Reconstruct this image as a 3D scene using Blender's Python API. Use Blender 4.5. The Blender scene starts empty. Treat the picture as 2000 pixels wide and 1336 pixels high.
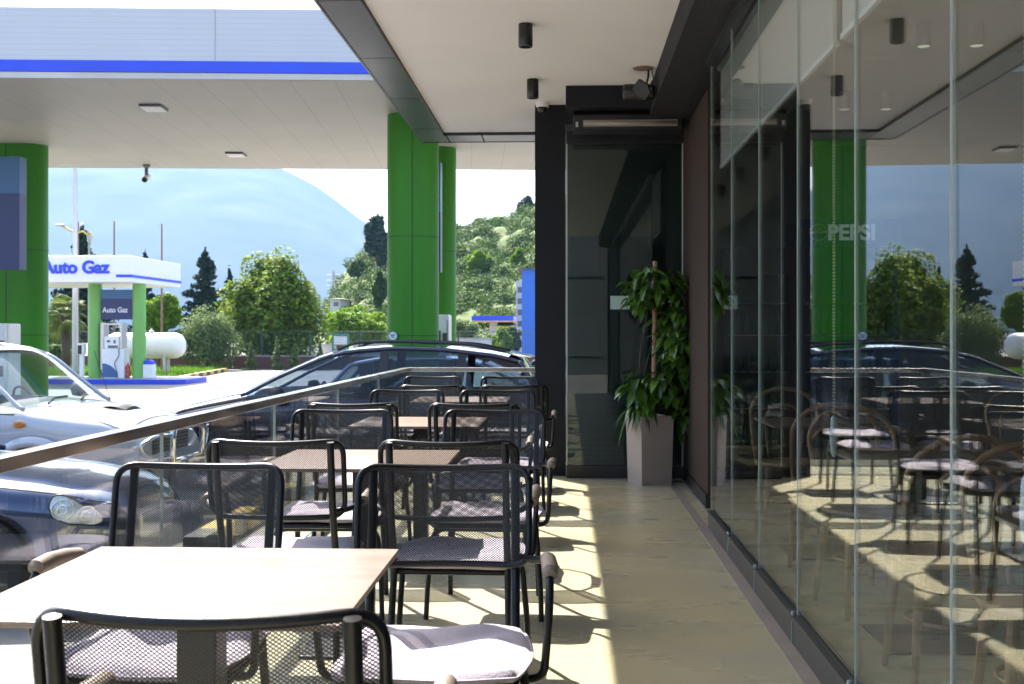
import bpy, math, random
import numpy as np
from mathutils import Vector, Matrix, Quaternion
R = math.radians
random.seed(7); rng = np.random.default_rng(7)
S = bpy.context.scene
COL = S.collection

# ------------------------------------------------------------------ camera, sky, sun, exposure
EYE = 1.24                       # eye height above the terrace floor (z = 0)
GZ = -0.56                       # level of the forecourt
FPX = 2270.0
TH = math.atan(105/2270)
cam_d = bpy.data.cameras.new('camera'); cam = bpy.data.objects.new('camera', cam_d); COL.objects.link(cam)
cam_d.sensor_width = 36; cam_d.lens = 36*FPX/2000; cam_d.shift_y = -0.009
cam_d.clip_start = 0.05; cam_d.clip_end = 9000
cam.location = (0, 0, EYE); cam.rotation_euler = (R(90), 0, TH)
cam_d.dof.use_dof = True; cam_d.dof.focus_distance = 4.2; cam_d.dof.aperture_fstop = 10
S.camera = cam
SUNV = Vector((0.516, -0.75, -1.0)).normalized()
w = bpy.data.worlds.new("World"); S.world = w; w.use_nodes = True
nt = w.node_tree; nt.nodes.clear()
sky = nt.nodes.new('ShaderNodeTexSky'); sky.sky_type = 'NISHITA'; sky.sun_disc = False
sky.sun_elevation = math.asin(-SUNV.z); sky.sun_rotation = math.atan2(-SUNV.x, -SUNV.y)
sky.air_density = 1.0; sky.dust_density = 3.0; sky.ozone_density = 1.0
bg = nt.nodes.new('ShaderNodeBackground'); bg.inputs[1].default_value = 0.15
wo = nt.nodes.new('ShaderNodeOutputWorld')
nt.links.new(sky.outputs[0], bg.inputs[0]); nt.links.new(bg.outputs[0], wo.inputs[0])
sd = bpy.data.lights.new('sun', 'SUN'); sd.energy = 5.0; sd.angle = R(0.53); sd.color = (1.0, 0.955, 0.88)
so = bpy.data.objects.new('sun', sd); COL.objects.link(so); so.rotation_euler = SUNV.to_track_quat('-Z', 'Y').to_euler()
S.view_settings.view_transform = 'Standard'; S.view_settings.look = 'None'
S.view_settings.exposure = 2.2; S.view_settings.gamma = 1; S.view_settings.use_curve_mapping = False
S.render.engine = 'CYCLES'
S.cycles.max_bounces = 10; S.cycles.diffuse_bounces = 4; S.cycles.glossy_bounces = 4
S.cycles.transmission_bounces = 6; S.cycles.transparent_max_bounces = 32
S.cycles.caustics_reflective = False; S.cycles.caustics_refractive = False
S.cycles.sample_clamp_indirect = 6; S.cycles.use_denoising = True

# ------------------------------------------------------------------ picture-to-place helpers (used only to read positions)
def XR(px): return math.tan(math.atan((px-1000)/FPX)-TH)           # X per Y of a viewing direction
def X_at(px, Y): return XR(px)*Y
def Z_at(py, X, Y):
    t = -X*math.sin(TH)+Y*math.cos(TH)
    return EYE+(650-py)/FPX*t
def G_at(px, py, z):                                                # where a viewing direction meets the level z
    u = (px-1000)/FPX; t = (EYE-z)*FPX/(py-650)
    return (t*(-math.sin(TH)+u*math.cos(TH)), t*(math.cos(TH)+u*math.sin(TH)))

# ------------------------------------------------------------------ materials
def new_mat(name):
    m = bpy.data.materials.new(name); m.use_nodes = True
    n = m.node_tree.nodes; n.clear()
    o = n.new('ShaderNodeOutputMaterial'); b = n.new('ShaderNodeBsdfPrincipled')
    m.node_tree.links.new(b.outputs[0], o.inputs[0])
    return m, m.node_tree, b, o
def mat(name, col, rough=.5, metal=0, var=0.0, scale=8.0, bump=0.0, bscale=60.0, coat=0, spec=.5, stretch=(1, 1, 1), sheen=0):
    m, t, b, o = new_mat(name)
    b.inputs['Base Color'].default_value = (*col, 1); b.inputs['Roughness'].default_value = rough
    b.inputs['Metallic'].default_value = metal; b.inputs['Coat Weight'].default_value = coat
    b.inputs['Coat Roughness'].default_value = .04; b.inputs['Specular IOR Level'].default_value = spec
    if sheen: b.inputs['Sheen Weight'].default_value = sheen
    tc = t.nodes.new('ShaderNodeTexCoord'); mp = t.nodes.new('ShaderNodeMapping'); mp.inputs['Scale'].default_value = stretch
    t.links.new(tc.outputs['Object'], mp.inputs[0])
    if var:
        nz = t.nodes.new('ShaderNodeTexNoise'); nz.inputs['Scale'].default_value = scale; nz.inputs['Detail'].default_value = 8
        t.links.new(mp.outputs[0], nz.inputs['Vector'])
        rp = t.nodes.new('ShaderNodeValToRGB'); rp.color_ramp.elements[0].position = .3; rp.color_ramp.elements[1].position = .7
        rp.color_ramp.elements[0].color = (*[c*(1-var) for c in col], 1); rp.color_ramp.elements[1].color = (*[min(1, c*(1+var)) for c in col], 1)
        t.links.new(nz.outputs[0], rp.inputs[0]); t.links.new(rp.outputs[0], b.inputs['Base Color'])
        mr = t.nodes.new('ShaderNodeMapRange'); mr.inputs[3].default_value = max(0.02, rough-.08); mr.inputs[4].default_value = min(1, rough+.08)
        t.links.new(nz.outputs[0], mr.inputs[0]); t.links.new(mr.outputs[0], b.inputs['Roughness'])
    if bump:
        n2 = t.nodes.new('ShaderNodeTexNoise'); n2.inputs['Scale'].default_value = bscale; n2.inputs['Detail'].default_value = 5
        t.links.new(mp.outputs[0], n2.inputs['Vector'])
        bp = t.nodes.new('ShaderNodeBump'); bp.inputs['Strength'].default_value = bump; bp.inputs['Distance'].default_value = .01
        t.links.new(n2.outputs[0], bp.inputs['Height']); t.links.new(bp.outputs[0], b.inputs['Normal'])
    return m
def glass_mat(name, tint, ior=1.5, film=0.0, filmcol=(.5, .5, .5)):
    m = bpy.data.materials.new(name); m.use_nodes = True; t = m.node_tree; t.nodes.clear()
    o = t.nodes.new('ShaderNodeOutputMaterial'); mx = t.nodes.new('ShaderNodeMixShader')
    tr = t.nodes.new('ShaderNodeBsdfTransparent'); tr.inputs[0].default_value = (*tint, 1)
    gl = t.nodes.new('ShaderNodeBsdfGlossy'); gl.inputs['Roughness'].default_value = 0.0
    fr = t.nodes.new('ShaderNodeFresnel'); ge = t.nodes.new('ShaderNodeNewGeometry')
    mr = t.nodes.new('ShaderNodeMapRange'); mr.inputs[3].default_value = ior; mr.inputs[4].default_value = 1/ior
    t.links.new(ge.outputs['Backfacing'], mr.inputs[0]); t.links.new(mr.outputs[0], fr.inputs[0])
    t.links.new(fr.outputs[0], mx.inputs[0]); t.links.new(tr.outputs[0], mx.inputs[1]); t.links.new(gl.outputs[0], mx.inputs[2])
    last = mx
    if film:
        df = t.nodes.new('ShaderNodeBsdfDiffuse'); df.inputs[0].default_value = (*filmcol, 1)
        m2 = t.nodes.new('ShaderNodeMixShader'); m2.inputs[0].default_value = film
        t.links.new(mx.outputs[0], m2.inputs[1]); t.links.new(df.outputs[0], m2.inputs[2]); last = m2
    t.links.new(last.outputs[0], o.inputs[0])
    return m
def leaf_mat(name, c1, c2, rough=.65, transl=.35, spec=.15):
    m, t, b, o = new_mat(name)
    ge = t.nodes.new('ShaderNodeNewGeometry'); rp = t.nodes.new('ShaderNodeValToRGB')
    rp.color_ramp.elements[0].color = (*c1, 1); rp.color_ramp.elements[1].color = (*c2, 1)
    t.links.new(ge.outputs['Random Per Island'], rp.inputs[0]); t.links.new(rp.outputs[0], b.inputs['Base Color'])
    b.inputs['Roughness'].default_value = rough; b.inputs['Specular IOR Level'].default_value = spec
    tl = t.nodes.new('ShaderNodeBsdfTranslucent'); t.links.new(rp.outputs[0], tl.inputs[0])
    mx = t.nodes.new('ShaderNodeMixShader'); mx.inputs[0].default_value = transl
    t.links.new(b.outputs[0], mx.inputs[1]); t.links.new(tl.outputs[0], mx.inputs[2]); t.links.new(mx.outputs[0], o.inputs[0])
    return m

def floor_mat():
    m, t, b, o = new_mat('polished_cement')
    N, L = t.nodes, t.links
    tc = N.new('ShaderNodeTexCoord'); mp = N.new('ShaderNodeMapping'); mp.inputs['Scale'].default_value = (1, 2.6, 1)
    mp.inputs['Rotation'].default_value = (0, 0, R(8)); L.new(tc.outputs['Object'], mp.inputs[0])
    n1 = N.new('ShaderNodeTexNoise'); n1.inputs['Scale'].default_value = 1.1; n1.inputs['Detail'].default_value = 5; n1.inputs['Roughness'].default_value = .62; n1.inputs['Distortion'].default_value = .15
    L.new(mp.outputs[0], n1.inputs['Vector'])
    r1 = N.new('ShaderNodeValToRGB'); e = r1.color_ramp.elements
    e[0].position = .2; e[0].color = (.375, .34, .265, 1); e[1].position = .82; e[1].color = (.43, .39, .235, 1)
    e.new(.5).color = (.40, .36, .23, 1)
    L.new(n1.outputs[0], r1.inputs[0])
    n2 = N.new('ShaderNodeTexNoise'); n2.inputs['Scale'].default_value = 1.1; n2.inputs['Detail'].default_value = 7; L.new(tc.outputs['Object'], n2.inputs['Vector'])
    r2 = N.new('ShaderNodeValToRGB'); r2.color_ramp.elements[0].position = .35; r2.color_ramp.elements[0].color = (.88, .91, 1.0, 1); r2.color_ramp.elements[1].position = .65; r2.color_ramp.elements[1].color = (1.02, 1.0, .93, 1)
    L.new(n2.outputs[0], r2.inputs[0])
    mm = N.new('ShaderNodeMix'); mm.data_type = 'RGBA'; mm.blend_type = 'MULTIPLY'; mm.inputs[0].default_value = 1
    L.new(r1.outputs[0], mm.inputs[6]); L.new(r2.outputs[0], mm.inputs[7])
    # small dark specks
    v = N.new('ShaderNodeTexVoronoi'); v.inputs['Scale'].default_value = 2.3; L.new(tc.outputs['Object'], v.inputs['Vector'])
    ls = N.new('ShaderNodeMath'); ls.operation = 'LESS_THAN'; ls.inputs[1].default_value = .022; L.new(v.outputs['Distance'], ls.inputs[0])
    m3 = N.new('ShaderNodeMix'); m3.data_type = 'RGBA'; L.new(ls.outputs[0], m3.inputs[0]); L.new(mm.outputs[2], m3.inputs[6]); m3.inputs[7].default_value = (.09, .07, .05, 1)
    L.new(m3.outputs[2], b.inputs['Base Color'])
    n4 = N.new('ShaderNodeTexNoise'); n4.inputs['Scale'].default_value = 1.6; n4.inputs['Detail'].default_value = 3; L.new(mp.outputs[0], n4.inputs['Vector'])
    mr = N.new('ShaderNodeMapRange'); mr.inputs[3].default_value = .23; mr.inputs[4].default_value = .33; L.new(n4.outputs[0], mr.inputs[0]); L.new(mr.outputs[0], b.inputs['Roughness'])
    return m
def wood_mat(name, c1, c2, rough, axis_scale=(1.2, 14, 14), spec=.5):
    m, t, b, o = new_mat(name); N, L = t.nodes, t.links
    tc = N.new('ShaderNodeTexCoord'); mp = N.new('ShaderNodeMapping'); mp.inputs['Scale'].default_value = axis_scale; L.new(tc.outputs['Object'], mp.inputs[0])
    n1 = N.new('ShaderNodeTexNoise'); n1.inputs['Scale'].default_value = 2.2; n1.inputs['Detail'].default_value = 5; n1.inputs['Distortion'].default_value = .8; L.new(mp.outputs[0], n1.inputs['Vector'])
    rp = N.new('ShaderNodeValToRGB'); rp.color_ramp.elements[0].position = .32; rp.color_ramp.elements[1].position = .7
    rp.color_ramp.elements[0].color = (*c1, 1); rp.color_ramp.elements[1].color = (*c2, 1)
    L.new(n1.outputs[0], rp.inputs[0]); L.new(rp.outputs[0], b.inputs['Base Color'])
    mr = N.new('ShaderNodeMapRange'); mr.inputs[3].default_value = rough-.06; mr.inputs[4].default_value = rough+.06; L.new(n1.outputs[0], mr.inputs[0]); L.new(mr.outputs[0], b.inputs['Roughness'])
    b.inputs['Specular IOR Level'].default_value = spec
    return m
def lines_mat(name, col, dark, axis, period, width, rough=.5, var=.04):
    """plain boards or profiled sheet with thin joints every `period` metres along an object axis"""
    m, t, b, o = new_mat(name); N, L = t.nodes, t.links
    tc = N.new('ShaderNodeTexCoord'); sp = N.new('ShaderNodeSeparateXYZ'); L.new(tc.outputs['Object'], sp.inputs[0])
    a = N.new('ShaderNodeMath'); a.operation = 'DIVIDE'; a.inputs[1].default_value = period; L.new(sp.outputs[axis], a.inputs[0])
    f = N.new('ShaderNodeMath'); f.operation = 'FRACT'; L.new(a.outputs[0], f.inputs[0])
    g = N.new('ShaderNodeMath'); g.operation = 'LESS_THAN'; g.inputs[1].default_value = width/period; L.new(f.outputs[0], g.inputs[0])
    n1 = N.new('ShaderNodeTexNoise'); n1.inputs['Scale'].default_value = 1.2; n1.inputs['Detail'].default_value = 6; L.new(tc.outputs['Object'], n1.inputs['Vector'])
    rp = N.new('ShaderNodeValToRGB'); rp.color_ramp.elements[0].color = (*[c*(1-var) for c in col], 1); rp.color_ramp.elements[1].color = (*[min(1, c*(1+var)) for c in col], 1)
    rp.color_ramp.elements[0].position = .35; rp.color_ramp.elements[1].position = .65
    L.new(n1.outputs[0], rp.inputs[0])
    mx = N.new('ShaderNodeMix'); mx.data_type = 'RGBA'; L.new(g.outputs[0], mx.inputs[0]); L.new(rp.outputs[0], mx.inputs[6]); mx.inputs[7].default_value = (*dark, 1)
    L.new(mx.outputs[2], b.inputs['Base Color']); b.inputs['Roughness'].default_value = rough
    return m
def mesh_metal(name):
    return mat(name, (.010, .010, .011), .35, 0, spec=.3)

M = {}
M['floor'] = floor_mat()
M['channel'] = mat('floor_channel_steel', (.30, .26, .22), .38, .25, var=.18, scale=9, bump=.05)
M['asphalt'] = mat('forecourt_concrete', (.18, .168, .155), .85, var=.2, scale=.35, bump=.2, bscale=40)
M['ceiling'] = mat('painted_plaster', (.86, .845, .83), .7, var=.03, scale=1.2, bump=.03, bscale=5)
M['fascia'] = mat('grey_composite_panel', (.04, .044, .048), .32, .3, var=.12, scale=.8, spec=.3)
M['blackwall'] = mat('black_render', (.009, .010, .013), .7, var=.15, scale=4, bump=.12, bscale=90, spec=.3)
M['beam'] = mat('black_rough_render', (.012, .012, .013), .75, var=.2, scale=10, bump=.5, bscale=45, spec=.3)
M['brown'] = mat('brown_wall_paint', (.046, .031, .023), .8, var=.12, scale=3, bump=.08, spec=.15)
M['blackmetal'] = mat('black_powder_coat', (.012, .012, .015), .34, 0, var=.15, scale=30)
M['chairmetal'] = mat('chair_powder_coat', (.006, .0065, .009), .30, 0, bump=.03, bscale=300, spec=.3)
M['chairmesh'] = mesh_metal('expanded_steel_mesh')
M['cushion'] = mat('lilac_grey_fabric', (.37, .325, .385), .9, var=.08, scale=20, bump=.35, bscale=260, sheen=.3)
M['armwood'] = wood_mat('weathered_teak', (.13, .105, .085), (.24, .19, .15), .6, (14, 2, 14))
M['tabletop'] = wood_mat('walnut_laminate', (.18, .12, .09), (.23, .165, .13), .30, (1.5, 20, 20), spec=.6)
M['tableedge'] = mat('dark_laminate_edge', (.02, .015, .013), .5)
M['steel'] = mat('brushed_steel', (.46, .45, .43), .2, 1, var=.1, scale=30, stretch=(1, .1, 1))
M['chrome'] = mat('polished_chrome', (.75, .76, .78), .08, 1)
M['alu'] = mat('anodised_aluminium', (.50, .50, .49), .35, .8)
M['greyprofile'] = mat('grey_bottom_profile', (.060, .058, .058), .42, .5, var=.15, scale=12)
M['glass'] = glass_mat('clear_glass', (.93, .965, .95), 1.62)
M['railglass'] = glass_mat('railing_glass', (.95, .975, .965), 1.42)
M['doorglass'] = glass_mat('dark_door_glass', (.56, .64, .62), 1.55)
M['carglass'] = glass_mat('car_window_glass', (.70, .80, .80), 1.5)
M['darkglass'] = glass_mat('privacy_glass', (.16, .20, .24), 1.5)
M['edge'] = mat('pale_glass_edge', (.40, .45, .43), .25, spec=.6)
M['blind'] = mat('roller_blind_fabric', (.56, .54, .50), .9, bump=.1, bscale=400)
M['bead'] = mat('cream_bead_plastic', (.58, .50, .36), .4)
M['clearpl'] = mat('clear_plastic', (.45, .5, .52), .15, spec=.8)
M['green'] = mat('green_column_paint', (.042, .215, .012), .5, var=.10, scale=3, spec=.25, stretch=(1, 1, .15))
M['limegreen'] = mat('light_green_paint', (.16, .40, .09), .42, var=.05, scale=2)
M['white'] = mat('white_paint', (.78, .78, .78), .4, var=.03)
M['soffit'] = lines_mat('canopy_soffit_boards', (.42, .405, .36), (.31, .305, .275), 0, .62, .014)
M['ribbed'] = lines_mat('canopy_ribbed_sheet', (.52, .52, .54), (.47, .47, .50), 2, .075, .012, .45, .02)
M['blue'] = mat('blue_band_paint', (.02, .06, .62), .4, var=.06, scale=2)
M['signblue'] = mat('sign_dark_blue', (.018, .028, .12), .4)
M['signlight'] = mat('sign_light_blue', (.04, .12, .28), .4)
M['signwhite'] = mat('sign_white_lettering', (.75, .78, .85), .5)
M['yellow'] = mat('kerb_yellow', (.55, .36, .06), .7, var=.15, scale=5)
M['kerbblack'] = mat('kerb_black', (.03, .03, .035), .7, var=.2, scale=5)
M['kerbgrey'] = mat('concrete_kerb', (.34, .32, .30), .85, var=.15, scale=5, bump=.2)
M['brownwall'] = mat('brown_yard_wall', (.13, .06, .045), .8, var=.15, scale=2)
M['pot'] = mat('taupe_planter', (.37, .31, .275), .5, var=.06, scale=5)
M['soil'] = mat('potting_soil', (.03, .02, .014), .95, bump=.6, bscale=80)
M['rubber'] = mat('tyre_rubber', (.015, .015, .016), .8)
M['suvwhite'] = mat('white_car_paint', (.50, .50, .515), .18, coat=1)
M['navy'] = mat('navy_car_paint', (.006, .010, .038), .14, .3, coat=1)
M['mblue'] = mat('dark_blue_metallic_paint', (.010, .030, .095), .15, .5, coat=1)
M['silver'] = mat('silver_car_paint', (.50, .52, .54), .3, .5, coat=1)
M['trim'] = mat('black_plastic_trim', (.015, .015, .015), .5)
M['interior'] = mat('car_upholstery', (.05, .05, .055), .85)
M['lightgreyint'] = mat('car_dashboard', (.22, .22, .22), .8)
M['lamp'] = mat('headlamp_lens', (.55, .58, .56), .06, .25, coat=1)
M['lampdark'] = mat('lamp_bezel', (.12, .12, .13), .3, .5)
M['orange'] = mat('indicator_orange', (.65, .20, .02), .2, coat=.6)
M['red'] = mat('red_lens', (.50, .01, .01), .2, coat=.6)
M['redpaint'] = mat('red_paint', (.11, .008, .008), .4)
M['bark'] = mat('tree_bark', (.075, .055, .04), .9, var=.3, scale=6, bump=.6, bscale=25)
M['bent'] = wood_mat('bentwood_beech', (.17, .085, .04), (.30, .17, .09), .4, (8, 8, 2))
M['intwall'] = mat('interior_wall', (.22, .215, .20), .8, var=.1, scale=2)
M['intceil'] = mat('interior_ceiling', (.34, .33, .31), .8)
M['bluewall'] = mat('blue_cladding', (.03, .13, .50), .6, var=.08, scale=.7)
M['plaster'] = mat('pale_render', (.52, .50, .47), .85, var=.1, scale=1)
M['tile'] = mat('clay_roof', (.30, .10, .06), .8, var=.2, scale=2)
M['dkroof'] = mat('dark_roof', (.08, .08, .09), .8)
M['pole'] = mat('galvanised_pole', (.42, .42, .44), .5, .4)
M['rust'] = mat('rusty_pole', (.20, .11, .07), .7, var=.2, scale=3)
M['fence'] = mat('green_fence_wire', (.02, .05, .035), .6)
M['teal'] = mat('teal_paint', (.03, .25, .18), .5)
M['bluecloth'] = mat('blue_tarpaulin', (.03, .06, .22), .7)
M['hi_vis'] = mat('yellow_machine_paint', (.6, .38, .03), .5)
M['cream'] = mat('cream_slot', (.30, .27, .23), .4)
M['leafA'] = leaf_mat('walnut_leaves', (.045, .11, .005), (.24, .30, .03))
M['leafB'] = leaf_mat('lime_leaves', (.07, .17, .005), (.22, .33, .02))
M['leafO'] = leaf_mat('olive_leaves', (.08, .125, .04), (.19, .25, .09))
M['leafC'] = leaf_mat('cypress_leaves', (.008, .025, .014), (.03, .06, .03), transl=.1)
M['leafP'] = leaf_mat('pine_leaves', (.02, .04, .02), (.06, .09, .05), transl=.1)
M['leafH'] = leaf_mat('hill_scrub_leaves', (.022, .06, .008), (.095, .15, .02), transl=.25)
M['palm'] = leaf_mat('palm_leaves', (.04, .09, .015), (.16, .20, .04), transl=.25)
M['pothos'] = leaf_mat('pothos_leaves', (.016, .055, .006), (.095, .20, .020), rough=.28, transl=.25, spec=.6)
M['grass'] = leaf_mat('grass_blades', (.05, .15, .01), (.16, .28, .03))

# ------------------------------------------------------------------ mesh helpers
class MB:
    def __init__(s): s.v = []; s.f = []; s.m = []; s.mi = 0
    def add(s, vs, fs):
        n = len(s.v); s.v += [tuple(v) for v in vs]; s.f += [tuple(i+n for i in f) for f in fs]; s.m += [s.mi]*len(fs); return s
    def box(s, x0, x1, y0, y1, z0, z1, rot=None, c=None):
        vs = [(x, y, z) for z in (z0, z1) for y in (y0, y1) for x in (x0, x1)]
        if rot is not None:
            c = Vector(c if c else ((x0+x1)/2, (y0+y1)/2, (z0+z1)/2)); vs = [tuple(rot@(Vector(v)-c)+c) for v in vs]
        return s.add(vs, [(0, 2, 3, 1), (4, 5, 7, 6), (0, 1, 5, 4), (2, 6, 7, 3), (0, 4, 6, 2), (1, 3, 7, 5)])
    def tube(s, pts, r, seg=10, closed=False, caps=True):
        P = [Vector(p) for p in pts]; n = len(P)
        rs = r if isinstance(r, (list, tuple)) else [r]*n
        T = []
        for i in range(n):
            if closed: d = P[(i+1) % n]-P[i-1]
            else: d = P[min(i+1, n-1)]-P[max(i-1, 0)]
            T.append(d.normalized() if d.length > 1e-9 else Vector((0, 0, 1)))
        a = Vector((0, 0, 1)) if abs(T[0].z) < .9 else Vector((1, 0, 0))
        nrm = (a-T[0]*a.dot(T[0])).normalized(); vs = []
        for i in range(n):
            if i:
                nrm = (nrm-T[i]*nrm.dot(T[i]))
                nrm = nrm.normalized() if nrm.length > 1e-6 else T[i].orthogonal().normalized()
            b = T[i].cross(nrm)
            for k in range(seg):
                an = 2*math.pi*k/seg; vs.append(P[i]+(nrm*math.cos(an)+b*math.sin(an))*rs[i])
        fs = []
        for i in range(n if closed else n-1):
            j = (i+1) % n
            for k in range(seg): fs.append((i*seg+k, i*seg+(k+1) % seg, j*seg+(k+1) % seg, j*seg+k))
        if caps and not closed: fs += [tuple(range(seg))[::-1], tuple((n-1)*seg+k for k in range(seg))]
        return s.add(vs, fs)
    def lathe(s, prof, c=(0, 0, 0), seg=24, axis='z'):
        vs = []; fs = []
        for (r, h) in prof:
            for k in range(seg):
                a = 2*math.pi*k/seg; p = (r*math.cos(a), r*math.sin(a), h)
                if axis == 'y': p = (p[0], p[2], p[1])
                if axis == 'x': p = (p[2], p[0], p[1])
                vs.append((p[0]+c[0], p[1]+c[1], p[2]+c[2]))
        for i in range(len(prof)-1):
            for k in range(seg): fs.append((i*seg+k, i*seg+(k+1) % seg, (i+1)*seg+(k+1) % seg, (i+1)*seg+k))
        fs += [tuple(range(seg))[::-1], tuple((len(prof)-1)*seg+k for k in range(seg))]
        return s.add(vs, fs)
    def prism(s, poly, z0, z1):
        n = len(poly); vs = [(x, y, z0) for x, y in poly]+[(x, y, z1) for x, y in poly]
        return s.add(vs, [tuple(range(n))[::-1], tuple(range(n, 2*n))]+[(i, (i+1) % n, (i+1) % n+n, i+n) for i in range(n)])
    def grid(s, g):
        """g: rows of points"""
        nr, nc = len(g), len(g[0]); vs = [p for r_ in g for p in r_]
        return s.add(vs, [(i*nc+j, i*nc+j+1, (i+1)*nc+j+1, (i+1)*nc+j) for i in range(nr-1) for j in range(nc-1)])
    def build(s, name, mats, parent=None, smooth=False, bevel=0, loc=None):
        me = bpy.data.meshes.new(name); me.from_pydata(s.v, [], s.f)
        for m in (mats if isinstance(mats, (list, tuple)) else [mats]): me.materials.append(m)
        if any(s.m): me.polygons.foreach_set('material_index', s.m)
        if smooth is True: me.polygons.foreach_set('use_smooth', [True]*len(s.f))
        me.update()
        if smooth == 'auto': me.polygons.foreach_set('use_smooth', [True]*len(s.f)); me.set_sharp_from_angle(angle=R(35))
        o = bpy.data.objects.new(name, me); COL.objects.link(o)
        if parent: o.parent = parent
        if loc: o.location = loc
        if bevel:
            b = o.modifiers.new('bevel', 'BEVEL'); b.width = bevel; b.segments = 2; b.limit_method = 'ANGLE'; b.angle_limit = R(40)
        return o
def fillet(pts, r, n=5, closed=False):
    P = [Vector(p) for p in pts]; out = []; N = len(P)
    for i in range(N):
        if not closed and i in (0, N-1): out.append(P[i]); continue
        a = P[i-1]-P[i]; b = P[(i+1) % N]-P[i]; la, lb = a.length, b.length
        rr = min(r, la*.49, lb*.49); p0 = P[i]+a.normalized()*rr; p1 = P[i]+b.normalized()*rr
        for k in range(n+1):
            t = k/n; out.append(p0*(1-t)**2+P[i]*2*t*(1-t)+p1*t*t)
    return out
def tag(o, label=None, cat=None, group=None, kind=None):
    if label: o['label'] = label
    if cat: o['category'] = cat
    if group: o['group'] = group
    if kind: o['kind'] = kind
    return o
def thing(name, label, cat, loc=(0, 0, 0), rz=0, group=None):
    o = bpy.data.objects.new(name, None); COL.objects.link(o); o.empty_display_size = .1
    o.location = loc; o.rotation_euler = (0, 0, rz)
    return tag(o, label, cat, group)
def kids(o): return [c for c in bpy.data.objects if c.parent == o]
def copy_tree(o, parent=None):
    c = o.copy(); COL.objects.link(c); c.parent = parent
    for ch in kids(o): copy_tree(ch, c)
    return c
def text_mesh(name, s, size, depth, mtl, parent, loc, rot, bold=0.0, align='LEFT', sx=1.0):
    cu = bpy.data.curves.new('tmp', 'FONT'); cu.body = s; cu.size = size; cu.extrude = depth; cu.offset = bold; cu.align_x = align
    o = bpy.data.objects.new('tmp', cu); COL.objects.link(o)
    bpy.context.view_layer.update()
    me = bpy.data.meshes.new_from_object(o.evaluated_get(bpy.context.evaluated_depsgraph_get()))
    bpy.data.objects.remove(o); me.name = name
    me.materials.clear(); me.materials.append(mtl)
    ob = bpy.data.objects.new(name, me); COL.objects.link(ob); ob.parent = parent; ob.location = loc; ob.rotation_euler = rot; ob.scale = (sx, 1, 1)
    return ob

# ------------------------------------------------------------------ the ground and the terrace (setting)
def big_ground():
    m = MB()
    # one sheet to the horizon, finer close by
    xs = [-6000, -1500, -300, -60, -20, 0, 20, 60, 300, 1500, 6000]; ys = [-3000, -300, -30, 0, 15, 40, 80, 200, 600, 1500, 6000]
    m.grid([[(x, y, GZ) for x in xs] for y in ys])
    o = m.build('ground', M['asphalt']); tag(o, kind='structure'); return o
big_ground()
YF = 10.94                                     # far end of the terrace railing
def terrace():
    m = MB(); m.box(-1.56, 6.5, -4.0, 11.02, GZ-.05, 0.0)
    o = m.build('terrace_floor', M['floor']); tag(o, kind='structure')
    m = MB(); m.box(.84, .905, -4.0, 10.0, 0.0004, .004); m.box(.968, .985, 7.42, 10.0, .0004, .006)
    m.build('floor_channel', M['channel']); tag(bpy.data.objects['floor_channel'], kind='structure')
terrace()

# ------------------------------------------------------------------ the cafe building
ZC = 3.22
bld = thing('cafe_building', 'cafe building with a white terrace ceiling, black walls and dark roof edge', 'building', (0, 0, 0))
m = MB(); m.box(-1.20, .68, -4.0, 11.45, ZC, ZC+.10); m.box(.68, 6.5, -4, 11.45, ZC+.25, ZC+.35)
m.build('terrace_ceiling', M['ceiling'], bld)
m = MB()                                        # roof-edge panels with open joints
yj = [-4.0]+[8.2-1.43*k for k in range(8, -1, -1) if 8.2-1.43*k > -3.9]+[9.63, 11.06]
yj = sorted(set(yj))
for a, b in zip(yj[:-1], yj[1:]): m.box(-1.46, -1.205, a+.006, b-.006, ZC-.03, ZC+.02)
m.prism([(-1.46, 11.066), (-1.205, 11.066), (-1.205, 11.45), (-1.19, 11.45), (-1.19, 11.85), (-1.46, 11.85)], ZC-.03, ZC+.02)
xj = [-1.184, -.83, .6, 2.0]
for a, b in zip(xj[:-1], xj[1:]): m.box(a+.006, b-.006, 11.455, 11.85, ZC-.03, ZC+.02)
m.build('roof_edge_panel', M['fascia'], bld)
m = MB(); m.box(-1.475, -1.46, -4, 11.865, ZC-.035, ZC+.55); m.box(-1.46, 2.0, 11.85, 11.865, ZC-.035, ZC+.55); m.box(-1.459, -1.205, -4, 11.849, ZC+.021, ZC+.55)
m.box(-1.2, 2, 11.455, 11.849, ZC+.021, ZC+.55)
m.build('roof_fascia', M['fascia'], bld)
m = MB(); m.box(-1.204, 6.5, -4, 11.454, ZC+.36, ZC+.54); m.build('roof', M['dkroof'], bld)
# black beam above the glass
m = MB(); m.add([(.68, -4, ZC), (.68, -4, 3.0), (.92, -4, 2.97), (1.06, -4, 2.97), (1.06, -4, ZC+.249), (.68, -4, ZC+.249)]+[(.68, 10.1, ZC), (.68, 10.1, 3.0), (.92, 10.1, 2.97), (1.06, 10.1, 2.97), (1.06, 10.1, ZC+.249), (.68, 10.1, ZC+.249)],
      [(0, 1, 2, 3, 4, 5), (11, 10, 9, 8, 7, 6)]+[(i, i+6, (i+1) % 6+6, (i+1) % 6) for i in range(6)])
m.build('ceiling_beam', M['beam'], bld)
m = MB(); m.box(.885, .955, -4, 7.44, 2.925, 2.968); m.build('glass_head_rail', M['blackmetal'], bld)
m = MB(); m.box(-.268, -.002, 10.1, 10.98, 0, ZC-.001); m.build('black_pillar', M['blackwall'], bld)
m = MB(); m.box(.0, 1.02, 9.32, 10.1, 3.045, ZC-.001); m.build('black_door_header', M['blackwall'], bld)
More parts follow.
